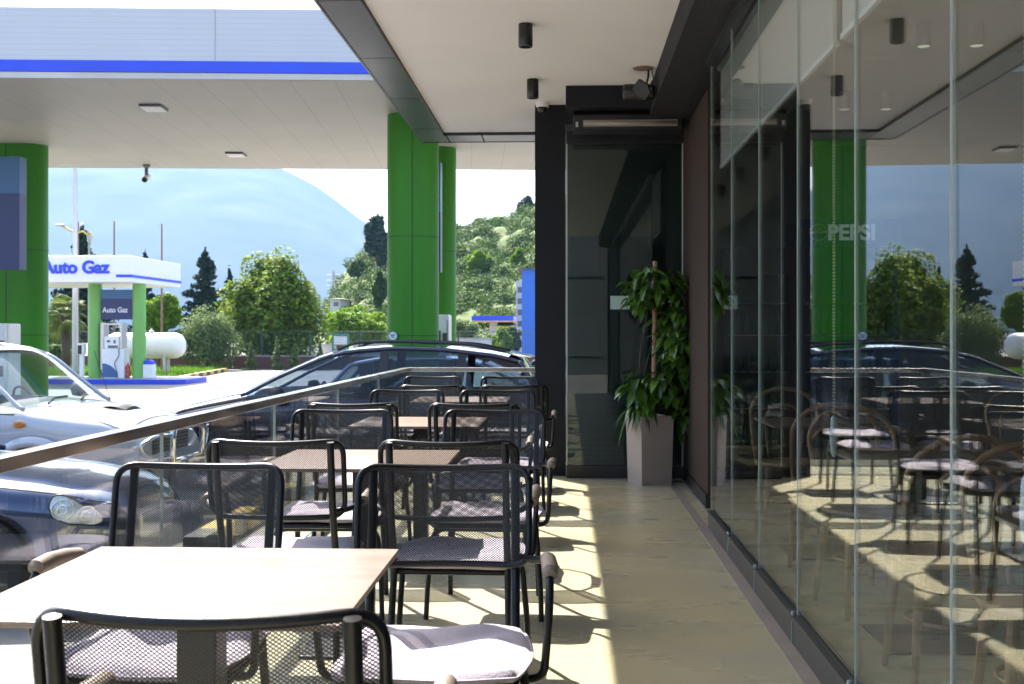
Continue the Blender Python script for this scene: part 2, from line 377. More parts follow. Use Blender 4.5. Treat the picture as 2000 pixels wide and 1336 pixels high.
m = MB(); m.box(1.0, 1.05, 8.25, 10.6, 0, 2.96); m.build('brown_wall', M['brown'], bld)
m = MB(); m.box(.985, .999, 8.25, 10.1, .001, .10); m.build('skirting', M['blackmetal'], bld)
# interior shell
m = MB(); m.box(1.161, 6.5, 11.2, 11.35, 0, 3.2); m.box(6.35, 6.5, -4, 11.19, 0, 3.2); m.box(-.001, 1.049, 10.62, 10.98, 0, 3.2); m.box(1.0501, 1.30, 11.36, 11.44, 0, 3.2); m.box(1.0505, 1.16, 10.62, 11.2, 0, 3.2)
m.build('interior_wall', M['intwall'], bld)
m = MB(); m.box(1.061, 6.349, -4, 11.19, 3.02, 3.06); m.build('interior_ceiling', M['intceil'], bld)
m = MB(); m.box(.86, 6.5, -4.2, -4.0, 0, 3.4); m.build('end_wall', M['blackwall'], bld)
m = MB(); m.box(.90, .95, -3.99, -.08, 0, 2.92); m.build('side_wall', M['blackwall'], bld)

# folding frameless glass panels
PD = [7.41-.92*k for k in range(9)]
def glass_panel(y1, y0, label):
    t = thing('folding_glass_wall', label, 'glass wall', (.92, (y0+y1)/2, 0), 0, 'folding glass panels of the cafe front')
    h = (y1-y0)/2
    m = MB(); m.box(-.004, .004, -h+.008, h-.008, .122, 2.924); m.build('pane', M['glass'], t)
    m = MB(); m.box(-.0043, .0043, -h+.0052, -h+.0079, .122, 2.924); m.box(-.0043, .0043, h-.0079, h-.0052, .122, 2.924); m.build('pane_edge', M['edge'], t)
    m = MB(); m.box(-.022, .022, -h+.004, h-.004, .006, .118); m.box(-.028, -.0225, -h+.004, h-.004, .103, .121); m.box(.0225, .028, -h+.004, h-.004, .103, .121)
    m.build('bottom_profile', M['greyprofile'], t, bevel=.002)
    m = MB(); m.box(-.026, -.0225, -h+.004, -h+.009, .004, .1025); m.lathe([(.007, -.012), (.007, .006)], (-.02, -h+.012, .129), 10); m.build('locking_pin', M['edge'], t)
gl_names = ['farthest from the camera beside the doorway', 'second from the doorway', 'third from the doorway', 'fourth from the doorway',
            'fifth from the doorway, mirroring trees', 'nearest in view at the right edge of the picture', 'just outside the right edge', 'behind the viewer']
for k in range(8):
    if PD[k+1] < -.2: break
    glass_panel(PD[k], PD[k+1], 'frameless glass panel with grey foot, '+gl_names[k])
# roller blinds, half lowered, with bead chains
for (y0, y1, lab, ch) in ((4.35, 7.55, 'pale roller blind rolled half down behind the far glass panels', 4.30), (.9, 4.25, 'pale roller blind rolled half down behind the near glass panels', 2.52)):
    t = thing('roller_blind', lab, 'blind', (1.0, (y0+y1)/2, 2.3), 0, 'roller blinds inside the glass front')
    h = (y1-y0)/2
    m = MB(); m.box(-.0015, .0015, -h, h, .02, .62); m.build('fabric', M['blind'], t)
    m = MB(); m.box(-.008, .008, -h-.005, h+.005, 0, .02); m.build('bottom_bar', M['white'], t)
    m = MB(); m.tube([(0, -h, .645), (0, h, .645)], .024, 12); m.build('roller', M['alu'], t)
    m = MB(); yc = ch-(y0+y1)/2
    for s_ in (-.012, .012):
        for k in range(165):
            z = .6-k*.0122
            if z < -1.36: break
            m.lathe([(.001, -.0035), (.0032, -.0015), (.0032, .0015), (.001, .0035)], (-.02, yc+s_, z), 6)
    m.tube([(-.02, yc-.012, .6), (-.02, yc-.012, -1.36), (-.02, yc, -1.375), (-.02, yc+.012, -1.36), (-.02, yc+.012, .6)], .0008, 4)
    c = m.build('bead_chain', M['bead'], t, True)
    m = MB(); m.lathe([(.004, 0), (.012, -.012), (.016, -.09), (.012, -.14), (.004, -.155)], (-.02, yc, -1.36), 12); m.build('chain_weight', M['clearpl'], c, True)

# sliding glass door under the header
t = thing('glass_door', 'dark glass door between the black pillar and the brown wall', 'door', (.5, 9.95, 0))
m = MB(); m.box(-.485, .485, -.006, .006, .105, 2.85); m.build('pane', M['doorglass'], t)
m = MB(); m.box(-.495, .50, -.03, .03, 2.851, 2.965); m.build('door_head', M['blackmetal'], t, bevel=.003)
m = MB(); m.box(-.495, .495, -.028, .028, .004, .105); m.build('bottom_profile', M['blackmetal'], t, bevel=.003)
m = MB(); m.box(-.497, -.486, -.012, .012, .0, 2.95); m.box(.486, .497, -.012, .012, .0, 2.849); m.build('edge_profile', M['edge'], t)
m = MB(); m.box(-.12, .18, -.0085, -.0065, 1.44, 1.555); m.build('frosted_sticker', mat('frosted_film', (.34, .46, .42), .6), t)
m = MB(); m.box(-.492, .50, .08, .11, .01, 3.04); m.build('dark_backing', mat('vestibule_shade', (.06, .08, .078), .5), t)  # added sheet; its dark teal stands in for the dim space behind the glass
# air curtain on the header
t = thing('air_curtain', 'long black air curtain unit with a pale slot above the glass door', 'air curtain', (.5, 9.55, 2.885))
m = MB(); m.prism([(-.13, 0), (.13, 0), (.13, .155), (-.09, .155), (-.13, .12)], -.44, .44)
v = [(z, x, y) for x, y, z in m.v]; m.v = v; m.build('housing', M['blackmetal'], t, bevel=.006)
m = MB(); m.add([(-.36, -.1335, .022), (.40, -.1335, .022), (.40, -.1335, .075), (-.36, -.1335, .075)], [(0, 1, 2, 3)]); m.tube([(-.35, -.128, .05), (.39, -.128, .05)], .018, 12); m.build('outlet_slot', M['cream'], t, True)
m = MB(); m.box(-.42, -.40, -.14, -.131, .02, .06); m.build('switch', M['alu'], t)

# ceiling things
spot0 = None
for k, (yy, lab) in enumerate(((9.08, 'black cylinder downlight on the terrace ceiling, the lower one in view near the black pillar'), (7.45, 'black cylinder downlight on the terrace ceiling, the larger one in view'),
                               (5.82, 'black cylinder downlight on the terrace ceiling, just above the picture'), (4.19, 'black cylinder downlight on the terrace ceiling, well above the picture'))):
    if spot0 is None:
        spot0 = thing('ceiling_spotlight', lab, 'lamp', (-.258, yy, ZC), 0, 'round downlights on the terrace ceiling')
        m = MB(); m.lathe([(.044, 0), (.046, -.003), (.046, -.145), (.044, -.148), (.037, -.148), (.034, -.11)], seg=28); m.build('housing', M['blackmetal'], spot0, 'auto')
        m = MB(); m.lathe([(.033, -.112), (.033, -.118), (.02, -.122)], seg=20); m.build('lens', M['lampdark'], spot0)
    else:
        c = copy_tree(spot0); c.location = (-.258, yy, ZC); c['label'] = lab
ic = None
for x, y, lab in ((2.06, 6.8, 'white cylinder lamp on the indoor ceiling, left of the nearer pair'), (2.36, 6.8, 'white cylinder lamp on the indoor ceiling, right of the nearer pair'),
                  (2.06, 8.7, 'white cylinder lamp on the indoor ceiling, left of the farther pair'), (2.36, 8.7, 'white cylinder lamp on the indoor ceiling, right of the farther pair')):
    if ic is None:
        ic = thing('indoor_spotlight', lab, 'lamp', (x, y, 3.02), 0, 'indoor ceiling spotlights behind the glass')
        m = MB(); m.lathe([(.04, 0), (.042, -.13), (.036, -.131), (.034, -.11)], seg=20); m.build('housing', M['intceil'], ic, 'auto')
        m = MB(); m.lathe([(.033, -.112), (.031, -.116)], seg=16); em_ = bpy.data.materials.new('lit_lamp'); em_.use_nodes = True; em_.node_tree.nodes['Principled BSDF'].inputs['Emission Color'].default_value = (1, .93, .8, 1); em_.node_tree.nodes['Principled BSDF'].inputs['Emission Strength'].default_value = .8; m.build('lit_lens', em_, ic)
    else:
        c = copy_tree(ic); c.location = (x, y, 3.02); c['label'] = lab
t = thing('dome_camera', 'small white dome security camera under the ceiling at the black pillar', 'camera', (-.20, 10.0, ZC))
m = MB(); m.lathe([(.055, 0), (.056, -.035), (.05, -.042)], seg=24); m.build('base', M['white'], t, 'auto')
m = MB(); m.lathe([(.045, -.042), (.043, -.06), (.032, -.08), (.012, -.09)], seg=20); m.build('dome', M['blackmetal'], t, True)
t = thing('floodlight', 'black tilted projector lamp hanging at the corner of ceiling and beam', 'lamp', (.60, 8.75, ZC))
m = MB(); m.box(-.09, .045, -.05, .08, -.21, -.10, rot=Matrix.Rotation(R(35), 3, 'Y')@Matrix.Rotation(R(15), 3, 'X')); m.lathe([(.055, -.12), (.06, -.10), (.06, .1), (.045, .12)], (-.05, .02, -.17), 16, 'x'); m.build('lamp_body', M['blackmetal'], t, 'auto', bevel=.008)
m = MB(); m.tube(fillet([(.02, .02, 0), (.02, .02, -.06), (.0, -.06, -.12), (.03, -.06, -.2)], .02), .008); m.tube([(.04, 0, 0), (.06, .03, -.07), (.03, .06, -.12)], .005, 6); m.build('bracket', M['blackmetal'], t)
m = MB(); m.lathe([(.08, 0), (.078, -.004), (.05, -.006)], (-.02, -.02, 0), 18); m.build('ceiling_rose', mat('stained_plaster', (.28, .20, .14), .9, var=.3, scale=20), t)

# ------------------------------------------------------------------ planter with climbing plant
pc = (G_at(1262, 932, 0)[0], 9.62)
pl = thing('planter', 'tall square taupe planter with a leafy climbing plant on a stake, beside the glass door', 'planter', (pc[0], pc[1], 0))
def potbox(w0, w1, z0, z1): return [(sx*w, sy*w, z) for z, w in ((z0, w0), (z1, w1)) for sx, sy in ((-1, -1), (1, -1), (1, 1), (-1, 1))]
rz = Matrix.Rotation(R(22), 3, 'Z')
m = MB(); A = [tuple(rz@Vector(p)) for p in potbox(.134, .146, 0, .56)]; B = [tuple(rz@Vector(p)) for p in potbox(.130, .134, .5, .56)]
m.add(A+B, [(3, 2, 1, 0), (0, 1, 5, 4), (1, 2, 6, 5), (2, 3, 7, 6), (3, 0, 4, 7), (4, 5, 13, 12), (5, 6, 14, 13), (6, 7, 15, 14), (7, 4, 12, 15), (12, 13, 9, 8), (13, 14, 10, 9), (14, 15, 11, 10), (15, 12, 8, 11)])
m.build('pot', M['pot'], pl)
m = MB(); m.grid([[tuple(rz@Vector((x, y, .525+random.uniform(-.01, .01)))) for x in np.linspace(-.131, .131, 8)] for y in np.linspace(-.131, .131, 8)]); m.build('soil', M['soil'], pl)
m = MB(); m.tube([(.03, .0, .5), (.04, .0, 1.1), (.045, .0, 1.83)], .019, 8); m.build('stake', mat('coir_pole', (.36, .21, .12), .9, bump=.5, bscale=200), pl)
def leaf(m, p, d, L, W, droop=.5, roll=0, n=5):
    """a pointed leaf: mid rib bending down, two halves folded"""
    d = Vector(d).normalized(); side = d.cross(Vector((0, 0, 1)))
    side = side.normalized() if side.length > .05 else Vector((1, 0, 0))
    side = (side*math.cos(roll)+d.cross(side)*math.sin(roll)).normalized()
    up = side.cross(d); P = Vector(p); rows = []
    for i in range(n+1):
        t_ = i/n; wd = W*(math.sin(math.pi*min(1, t_*.92+.08))**.8)*(1-.35*t_)*.5 if i < n else .0005
        c = P+d*(L*t_*(1-.25*droop*t_))+Vector((0, 0, -1))*(droop*L*t_*t_*.75)
        rows.append([tuple(c-side*wd+up*wd*.28), tuple(c), tuple(c+side*wd+up*wd*.28)])
    m.grid(rows)
m = MB(); rr = random.Random(5)
def cloud(cx, cy, cz, rx, ry, rz_, n, L0=.07, L1=.12):
    for _ in range(n):
        th = rr.uniform(0, 2*math.pi); ph = math.acos(rr.uniform(-1, 1)); q = rr.random()**.4
        dx, dy, dz = math.sin(ph)*math.cos(th), math.sin(ph)*math.sin(th), math.cos(ph)
        L = rr.uniform(L0, L1)
        leaf(m, (cx+dx*rx*q, cy+dy*ry*q, cz+dz*rz_*q), (dx+rr.uniform(-.5, .5), dy+rr.uniform(-.5, .5), rr.uniform(-.6, .25)), L, L*rr.uniform(.55, .72), rr.uniform(.4, 1.1), rr.uniform(-.6, .6))
cloud(.07, -.03, 1.64, .27, .2, .15, 115, .07, .15); cloud(-.08, -.04, 1.53, .13, .13, .1, 45, .09, .14); cloud(.25, .0, 1.42, .13, .13, .2, 55, .07, .14)
cloud(.22, -.02, 1.15, .19, .17, .2, 85, .07, .15); cloud(.25, -.03, .95, .21, .18, .26, 105, .07, .15); cloud(.10, -.06, .78, .27, .19, .17, 100, .07, .15); cloud(-.06, -.10, .78, .15, .12, .14, 60, .09, .14); cloud(.16, .0, 1.36, .12, .12, .12, 40, .07, .14); cloud(.30, -.02, .64, .12, .12, .2, 60, .09, .14)
m.build('foliage', M['pothos'], pl, True)
m = MB()
for k in range(34):
    a = rr.uniform(-2.9, -1.2) if k > 4 else rr.uniform(-3.4, -2.6)
    leaf(m, (-.06+rr.uniform(-.03, .03), -.06, .56), (math.cos(a), math.sin(a)*.6, rr.uniform(.5, 1.3)), rr.uniform(.28, .44), rr.uniform(.04, .06), rr.uniform(.9, 1.4), 0, 9)
m.build('strap_leaves', M['pothos'], pl, True)
m = MB(); m.tube([(-.05, -.04, .55), (-.09, -.05, .8), (-.08, -.05, 1.1), (-.02, -.03, 1.4), (0, 0, 1.55)], .004, 5); m.tube([(-.03, -.04, .55), (-.05, -.05, .9), (.03, -.05, 1.2), (.12, -.03, 1.42), (.2, 0, 1.45)], .004, 5); m.build('stem', M['bark'], pl)

# ------------------------------------------------------------------ railing
RX = -1.50; RZ = .912
rl = thing('glass_railing', 'frameless glass balustrade with a flat steel handrail round the terrace', 'railing', (RX, 6, 0))
def loc(m): m.v = [(x-RX, y-6, z) for x, y, z in m.v]; return m
m = MB(); m.add([(RX-.03, -4, RZ-.04), (RX+.03, -4, RZ-.04), (RX+.03, -4, RZ), (RX-.03, -4, RZ), (RX-.03, YF+.03, RZ-.04), (RX+.03, YF-.03, RZ-.04), (RX+.03, YF-.03, RZ), (RX-.03, YF+.03, RZ),
     (-.27, YF+.03, RZ-.04), (-.27, YF-.03, RZ-.04), (-.27, YF-.03, RZ), (-.27, YF+.03, RZ)],
    [(0, 1, 2, 3), (1, 5, 6, 2), (5, 9, 10, 6), (3, 2, 6, 7), (7, 6, 10, 11), (0, 3, 7, 4), (4, 7, 11, 8), (0, 4, 5, 1), (4, 8, 9, 5), (8, 11, 10, 9)])
loc(m).build('handrail', M['steel'], rl, bevel=.003)
jy = [YF-1.67*k for k in range(9)]
for a, b in zip(jy[1:], jy[:-1]):
    m = MB(); m.box(RX-.006, RX+.006, a+.007, b-.007 if b < YF else b-.012, .004, RZ-.041); loc(m).build('glass_pane', M['railglass'], rl)
for a in jy[1:]: m = MB(); m.box(RX-.0065, RX+.0065, a-.0069, a-.0055, .004, RZ-.041); loc(m).build('pane_edge', M['edge'], rl)
m = MB(); m.box(RX+.01, -.885, YF-.006, YF+.006, .004, RZ-.041); loc(m).build('glass_pane', M['railglass'], rl)
m = MB(); m.box(-.873, -.275, YF-.006, YF+.006, .004, RZ-.041); loc(m).build('glass_pane', M['railglass'], rl)
m = MB(); m.box(RX-.014, RX-.0075, -4, YF, .001, .06); m.box(RX+.0075, RX+.014, -4, YF-.02, .001, .06); m.box(RX+.015, -.275, YF-.014, YF-.0075, .001, .06); loc(m).build('base_channel', M['alu'], rl)

# ------------------------------------------------------------------ terrace chairs
CW = .235                                            # half width of the mesh back
def back_pt(x, z, off=0.0):
    ty = math.tan(R(10)); c = .045*(1-(x/CW)**2)
    return Vector((x, -.205-(z-.40)*ty-c+off, z-c*ty*1.3*((z-.55)/.33)))
def make_cushion(seed, w=.235, d=.235, th=.024):
    m = MB(); n = 30; r2 = random.Random(seed); fr = [(r2.uniform(3, 9), r2.uniform(3, 9), r2.uniform(0, 6), r2.uniform(.001, .0035)) for _ in range(7)]
    def pt(i, j, s):
        u = -1+2*i/n; v = -1+2*j/n
        k = (abs(u)**7+abs(v)**7)**(1/7) if (u or v) else 0
        rd = 1-.10*max(0, (abs(u)*abs(v)))**3
        x = u*w*rd; y = v*d*rd
        t_ = th*math.sqrt(max(0, 1-max(abs(u), abs(v))**5))
        wv = sum(a*math.sin(f*u+g*v+p) for f, g, p, a in fr)*(1-max(abs(u), abs(v))**8)
        return (x+.006*math.sin(5*v+seed), y+.005*math.sin(4*u+seed*2), th+s*t_+(wv if s > 0 else wv*.2)-.006*math.exp(-(u*u+v*v)*5)*(s > 0))
    top = [[pt(i, j, 1) for i in range(n+1)] for j in range(n+1)]; bot = [[pt(i, j, -1) for i in range(n, -1, -1)] for j in range(n+1)]
    m.grid(top); m.grid(bot)
    # piping along the rim
    rim = [pt(i, 0, 1) for i in range(n)]+[pt(n, j, 1) for j in range(n)]+[pt(i, n, 1) for i in range(n, 0, -1)]+[pt(0, j, 1) for j in range(n, 0, -1)]
    m.tube(rim, .0045, 6, closed=True)
    return m
def make_chair():
    t = thing('mesh_armchair', '', 'chair')
    # rear posts = rear legs
    for s in (-1, 1):
        x = s*.198
        m = MB(); pts = [(x*1.06, -.275, 0), (x*1.02, -.225, .30), (x, -.205, .42)]
        p = back_pt(x, .62); q = back_pt(x, .865)
        pts += [(x, p.y-.004-.012, .62), (x, q.y-.016, .868)]
        m.tube(fillet(pts, .05), .0125, 12); m.build('rear_leg', M['chairmetal'], t, 'auto')
    # mesh back: closed tube frame and expanded metal
    z0, z1 = .605, .872
    prof = [(-CW, z0), (CW, z0), (CW, z1), (-CW, z1)]
    loop = fillet([(x, 0, z) for x, z in prof], .055, 7, True)
    dens = []
    for i in range(len(loop)):
        a, b = loop[i], loop[(i+1) % len(loop)]; n = max(1, int((b-a).length/.03))
        dens += [a.lerp(b, k/n) for k in range(n)]
    m = MB(); m.tube([back_pt(p.x*.9999, p.z, .006) for p in dens], .0095, 10, closed=True); bf = m.build('back_frame', M['chairmetal'], t, True)
    def inside(x, z):
        dx = abs(x)-(CW-.05); cz = (z0+z1)/2; dz = abs(z-cz)-((z1-z0)/2-.05)
        if dx > 0 and dz > 0: return dx*dx+dz*dz < .05**2
        return abs(x) < CW and abs(z-cz) < (z1-z0)/2
    m = MB(); px_, pz_ = .0078, .0062; hs = .70; th = .0008
    nx = int(CW*2/px_)+2; nz = int((z1-z0)/pz_*2)+2
    vs, fs = [], []
    for j in range(-nz//2, nz//2+1):
        for i in range(-nx//2-1, nx//2+2):
            cx = (i+(j % 2)*.5)*px_; cz = (z0+z1)/2+j*pz_*.5
            if not inside(cx, cz): continue
            D = [(cx+px_*.5, cz), (cx, cz+pz_*.5), (cx-px_*.5, cz), (cx, cz-pz_*.5)]; H = [(cx+(a-cx)*hs, cz+(b-cz)*hs) for a, b in D]
            n0 = len(vs)
            for sgn in (1, -1):
                for a, b in D+H:
                    a = max(-CW*.999, min(CW*.999, a)); q = back_pt(a, b, .006+th*sgn); vs.append(tuple(q))
            for k in range(4):
                k2 = (k+1) % 4
                fs += [(n0+k, n0+k2, n0+4+k2, n0+4+k), (n0+8+k2, n0+8+k, n0+12+k, n0+12+k2), (n0+4+k, n0+4+k2, n0+12+k2, n0+12+k)]
    m.add(vs, fs); m.build('back_mesh', M['chairmesh'], t)
    # armrests: tube out of the post, wooden sleeve, loop down and under the seat
    for s in (-1, 1):
        yb = back_pt(s*.198, .635).y-.012
        path = fillet([(s*.205, yb, .625), (s*.255, yb+.07, .628), (s*.282, yb+.14, .645), (s*.285, .085, .660), (s*.283, .135, .58), (s*.270, .10, .40), (s*.20, .085, .392)], .05, 6)
        m = MB(); m.tube(path, .0105, 10); ar = m.build('armrest', M['chairmetal'], t, True)
        m = MB(); W0 = [Vector((s*.282, yb+.13, .645)), Vector((s*.285, -.07, .655)), Vector((s*.286, .02, .66)), Vector((s*.285, .095, .657))]
        m.tube([W0[0]-(W0[1]-W0[0]).normalized()*.001]+W0+[W0[-1]+Vector((0, .006, -.003))], [.012, .018, .020, .021, .020, .012], 12); m.build('arm_sleeve', M['armwood'], ar, 'auto')
    # seat frame, front legs, stretcher
    m = MB(); m.tube(fillet([(-.215, -.19, .405), (.215, -.19, .405), (.225, .22, .405), (-.225, .22, .405)], .05, 6, True), .011, 10, closed=True)
    m.box(-.21, .21, -.185, .215, .403, .409); m.build('seat_frame', M['chairmetal'], t, 'auto')
    for s in (-1, 1):
        m = MB(); m.tube(fillet([(0, .17, .385), (s*.225, .17, .385), (s*.245, .20, .15), (s*.25, .215, 0)], .06, 6), .0115, 10); m.build('front_leg', M['chairmetal'], t, 'auto')
    cu = make_cushion(3).build('cushion', M['cushion'], t, True); cu.location = (0, .01, .412)
    return t
cush = [make_cushion(k).build('tmp', M['cushion'], None, True) for k in (11, 23, 37)]
chair0 = make_chair(); chair0['group'] = 'black mesh armchairs on the terrace'
CH = [  # back distance, x, faces camera?, label
 (1.53, 400, 0, 'black mesh armchair in the foreground, back to the camera, at the first table'),
 (3.20, 385, 1, 'black mesh armchair facing the camera across the first table, on the railing side'),
 (3.20, 874, 1, 'black mesh armchair facing the camera across the first table, aisle side'),
 (3.95, 537, 0, 'black mesh armchair back to the camera at the second table, railing side'),
 (3.95, 878, 0, 'black mesh armchair back to the camera at the second table, aisle side'),
 (5.48, 673, 1, 'black mesh armchair facing the camera across the second table, railing side'),
 (5.50, 962, 1, 'black mesh armchair facing the camera across the second table, aisle side'),
 (6.02, 685, 0, 'black mesh armchair back to the camera at the third table, railing side'),
 (6.02, 926, 0, 'black mesh armchair back to the camera at the third table, aisle side'),
 (7.40, 794, 1, 'black mesh armchair facing the camera across the third table, railing side'),
 (7.42, 974, 1, 'black mesh armchair facing the camera across the third table, aisle side'),
 (8.10, 845, 0, 'black mesh armchair back to the camera at the fourth table, railing side'),
 (8.12, 1002, 0, 'black mesh armchair back to the camera at the fourth table, aisle side'),
 (9.70, 842, 1, 'black mesh armchair by the far railing, facing the last table, left of the two'),
 (9.70, 996, 1, 'black mesh armchair by the far railing, facing the last table, right of the two')]
for k, (D, px, f, lab) in enumerate(CH):
    c = chair0 if k == 0 else copy_tree(chair0)
    c['label'] = lab; X = X_at(px, D)
    jit = R([1, -1.5, 2, 0, -1, 2, -2, 1, 0, -1, 1.5, 0, 1, -2, 1][k])
    c.location = (X, D-.285 if f else D+.285, 0); c.rotation_euler = (0, 0, (math.pi if f else 0)+jit)
    for ch in kids(c):
        if ch.name.startswith('cushion'):
            ch.data = cush[k % 3].data; ch.rotation_euler = (0, 0, R(random.choice([0, 90, 180, 270])+random.uniform(-4, 4))); ch.location = (random.uniform(-.01, .01), random.uniform(-.01, .02), .412)
for c in cush: bpy.data.objects.remove(c)
# ------------------------------------------------------------------ terrace tables
def make_table(name, lab, grp, size=.70):
    t = thing(name, lab, 'table', (0, 0, 0), 0, grp); h = size/2
    m = MB(); m.box(-h, h, -h, h, .7285, .7405); m.build('tabletop', M['tabletop'], t, bevel=.0015)
    m = MB(); m.box(-h+.012, h-.012, -h+.012, h-.012, .7255, .7284); m.box(-.16, .16, -.16, .16, .716, .7254); m.build('top_plate', M['blackmetal'], t)
    m = MB(); m.box(-.04, .04, -.04, .04, .014, .7159); m.build('column', M['blackmetal'], t, bevel=.004)
    m = MB(); m.box(-.215, .215, -.215, .215, .002, .0139); m.build('base_plate', M['blackmetal'], t, bevel=.004)
    return t
tb0 = make_table('terrace_table', '', 'square tables in a row on the terrace')
for k, (X, Y, lab) in enumerate(((-.735, 2.32, 'square walnut topped table glaring in the sun, nearest to the camera'), (-.80, 4.585, 'square walnut topped table, second from the camera'),
                         (-.815, 6.52, 'square walnut topped table, third from the camera'), (-.78, 8.72, 'square walnut topped table, farthest from the camera near the far railing'))):
    c = tb0 if k == 0 else copy_tree(tb0); c.location = (X, Y, 0); c['label'] = lab

# ------------------------------------------------------------------ inside: bentwood chairs and tables, coolers
def make_bent():
    t = thing('bentwood_chair', '', 'chair', group='bentwood chairs inside the cafe')
    m = MB(); m.lathe([(.17, .435), (.205, .437), (.212, .447), (.208, .459), (.19, .462), (.17, .457), (.02, .453)], seg=36); m.build('seat', M['bent'], t, 'auto')
    m = MB(); pts = [(-.185, -.10, .45), (-.20, -.15, .60), (-.205, -.20, .74)]
    pts += [(-.205*math.cos(a), -.20-.03*math.sin(a), .74+.15*math.sin(a)) for a in np.linspace(.15, math.pi-.15, 14)]
    pts += [(.205, -.20, .74), (.20, -.15, .60), (.185, -.10, .45)]
    m.tube(pts, .013, 10); bk = m.build('backrest', M['bent'], t, True)
    m = MB(); pts = [(-.09, -.175, .45), (-.11, -.19, .58), (-.115, -.20, .68)]+[(-.115*math.cos(a), -.20-.02*math.sin(a), .68+.11*math.sin(a)) for a in np.linspace(.15, math.pi-.15, 12)]+[(.115, -.20, .68), (.11, -.19, .58), (.09, -.175, .45)]
    m.tube(pts, .009, 8); m.build('inner_hoop', M['bent'], bk, True)
    for sx in (-1, 1):
        for sy in (-1, 1):
            m = MB(); m.tube([(sx*.145, sy*.145, .445), (sx*.165, sy*.17, .2), (sx*.18, sy*.20, 0)], [.019, .016, .012], 10); m.build('leg', M['bent'], t, 'auto')
    m = MB(); m.tube([(.155*math.cos(a), .155*math.sin(a), .23) for a in np.linspace(0, 2*math.pi, 25)[:-1]], .008, 8, closed=True); m.build('ring_stretcher', M['bent'], t, True)
    return t
b0 = make_bent(); first = True
BN = [(1.36, 7.15, 180, 'bentwood chair behind the glass, farthest of the row along the glass front'), (1.34, 5.98, 0, 'bentwood chair behind the glass, second of the row along the glass front'), (1.36, 5.28, 180, 'bentwood chair behind the glass, third of the row along the glass front'),
      (1.36, 4.18, 0, 'bentwood chair behind the glass, fourth of the row along the glass front'), (1.42, 3.46, 180, 'bentwood chair with its round seat close behind the near glass panels'), (1.45, 2.35, 0, 'bentwood chair behind the glass, last towards the camera'),
      (2.75, 6.9, 200, 'bentwood chair deeper in the room, by the far inner table'), (2.7, 5.6, -10, 'bentwood chair deeper in the room, back to the camera by the far inner table'), (2.85, 4.6, 170, 'bentwood chair deeper in the room, by the near inner table')]
for (x, y, a, lab) in BN:
    c = b0 if first else copy_tree(b0); first = False
    c.location = (x, y, 0); c.rotation_euler = (0, 0, R(a+random.uniform(-8, 8))); c['label'] = lab
it0 = make_table('indoor_table', '', 'square tables inside the cafe', .66)
for k, (x, y, lab) in enumerate(((1.44, 6.6, 'dark square table behind the far glass panels'), (1.46, 4.75, 'dark square table behind the middle glass panels'), (1.5, 2.9, 'dark square table behind the nearest glass panels'), (2.75, 6.25, 'dark square table deep in the room'))):
    c = it0 if k == 0 else copy_tree(it0); c.location = (x, y, 0); c['label'] = lab
def cooler(X0, X1, Y, H, lab, body, head, textlab=None):
    t = thing('drinks_cooler', lab, 'fridge', ((X0+X1)/2, Y, 0), 0, None); h = (X1-X0)/2
    m = MB(); m.box(-h, -h+.05, -.3, .35, .0, H); m.box(h-.05, h, -.3, .35, 0, H); m.box(-h+.0501, h-.0501, .3, .35, 0, H); m.box(-h+.0501, h-.0501, -.3, .299, 0, .22); m.box(-h+.0501, h-.0501, -.3, .299, H-.04, H)
    m.build('cabinet', body, t, bevel=.004)
    m = MB()
    for z in (.22, .55, .88, 1.21, 1.5): m.box(-h+.051, h-.051, -.22, .28, z+.002, z+.012)
    m.build('shelf', M['alu'], t)
    m = MB()
    r3 = random.Random(3)
    for z in (.232, .562, .892, 1.222):
        x = -h+.09
        while x < h-.08:
            hh = r3.uniform(.17, .24); m.lathe([(.03, 0), (.032, .01), (.032, hh*.6), (.012, hh*.8), (.012, hh)], (x, -.17, z), 8); x += .075
    m.build('bottles', mat('bottle_glass', (.06, .16, .12), .2), t, True)
    m = MB(); m.box(-h+.055, h-.055, -.312, -.302, .22, H-.26); m.build('door', M['glass'], t)
    m = MB(); m.box(-h+.001, h-.001, -.33, -.301, H-.24, H-.002); hd = m.build('header_sign', head, t)
    return t, hd, h
cooler(1.40, 2.04, 10.75, 2.0, 'tall drinks cooler with a red frame seen through the far glass panels', M['redpaint'], M['redpaint'])
t, hd, h = cooler(2.08, 2.95, 10.75, 2.25, 'blue drinks cooler with a PEPSI header sign seen through the glass', M['bluecloth'], mat('cooler_header_blue', (.02, .05, .22), .35))
lw_ = mat('glow_white', (.7, .72, .78), .5); lw_.node_tree.nodes['Principled BSDF'].inputs['Emission Color'].default_value = (.8, .88, 1, 1); lw_.node_tree.nodes['Principled BSDF'].inputs['Emission Strength'].default_value = .04  # weak glow added so the lettering shows; a lit header is only assumed
text_mesh('lettering', 'PEPSI', .19, .003, lw_, hd, (-.20, -.334, 2.25-.185), (R(90), 0, 0), .006)
m = MB(); m.lathe([(.075, -.338), (.075, -.332)], (-.28, 0, 2.13), 28, 'y'); em = m.build('round_emblem', M['signwhite'], hd)
m = MB()
up = [(-.28+.068*math.cos(a), 2.13+.068*math.sin(a)) for a in np.linspace(.25, math.pi-.05, 16)]; m.add([(x, -.3405, z) for x, z in up]+[(-.30, -.3405, 2.145), (-.26, -.3405, 2.135)], [tuple(range(18))]); m.build('emblem_red', M['red'], em)
m = MB(); lo = [(-.28+.068*math.cos(a), 2.13+.068*math.sin(a)) for a in np.linspace(math.pi+.25, 2*math.pi-.05, 16)]; m.add([(x, -.3405, z) for x, z in lo]+[(-.26, -.3405, 2.115), (-.30, -.3405, 2.125)], [tuple(range(18))]); m.build('emblem_blue', M['blue'], em)

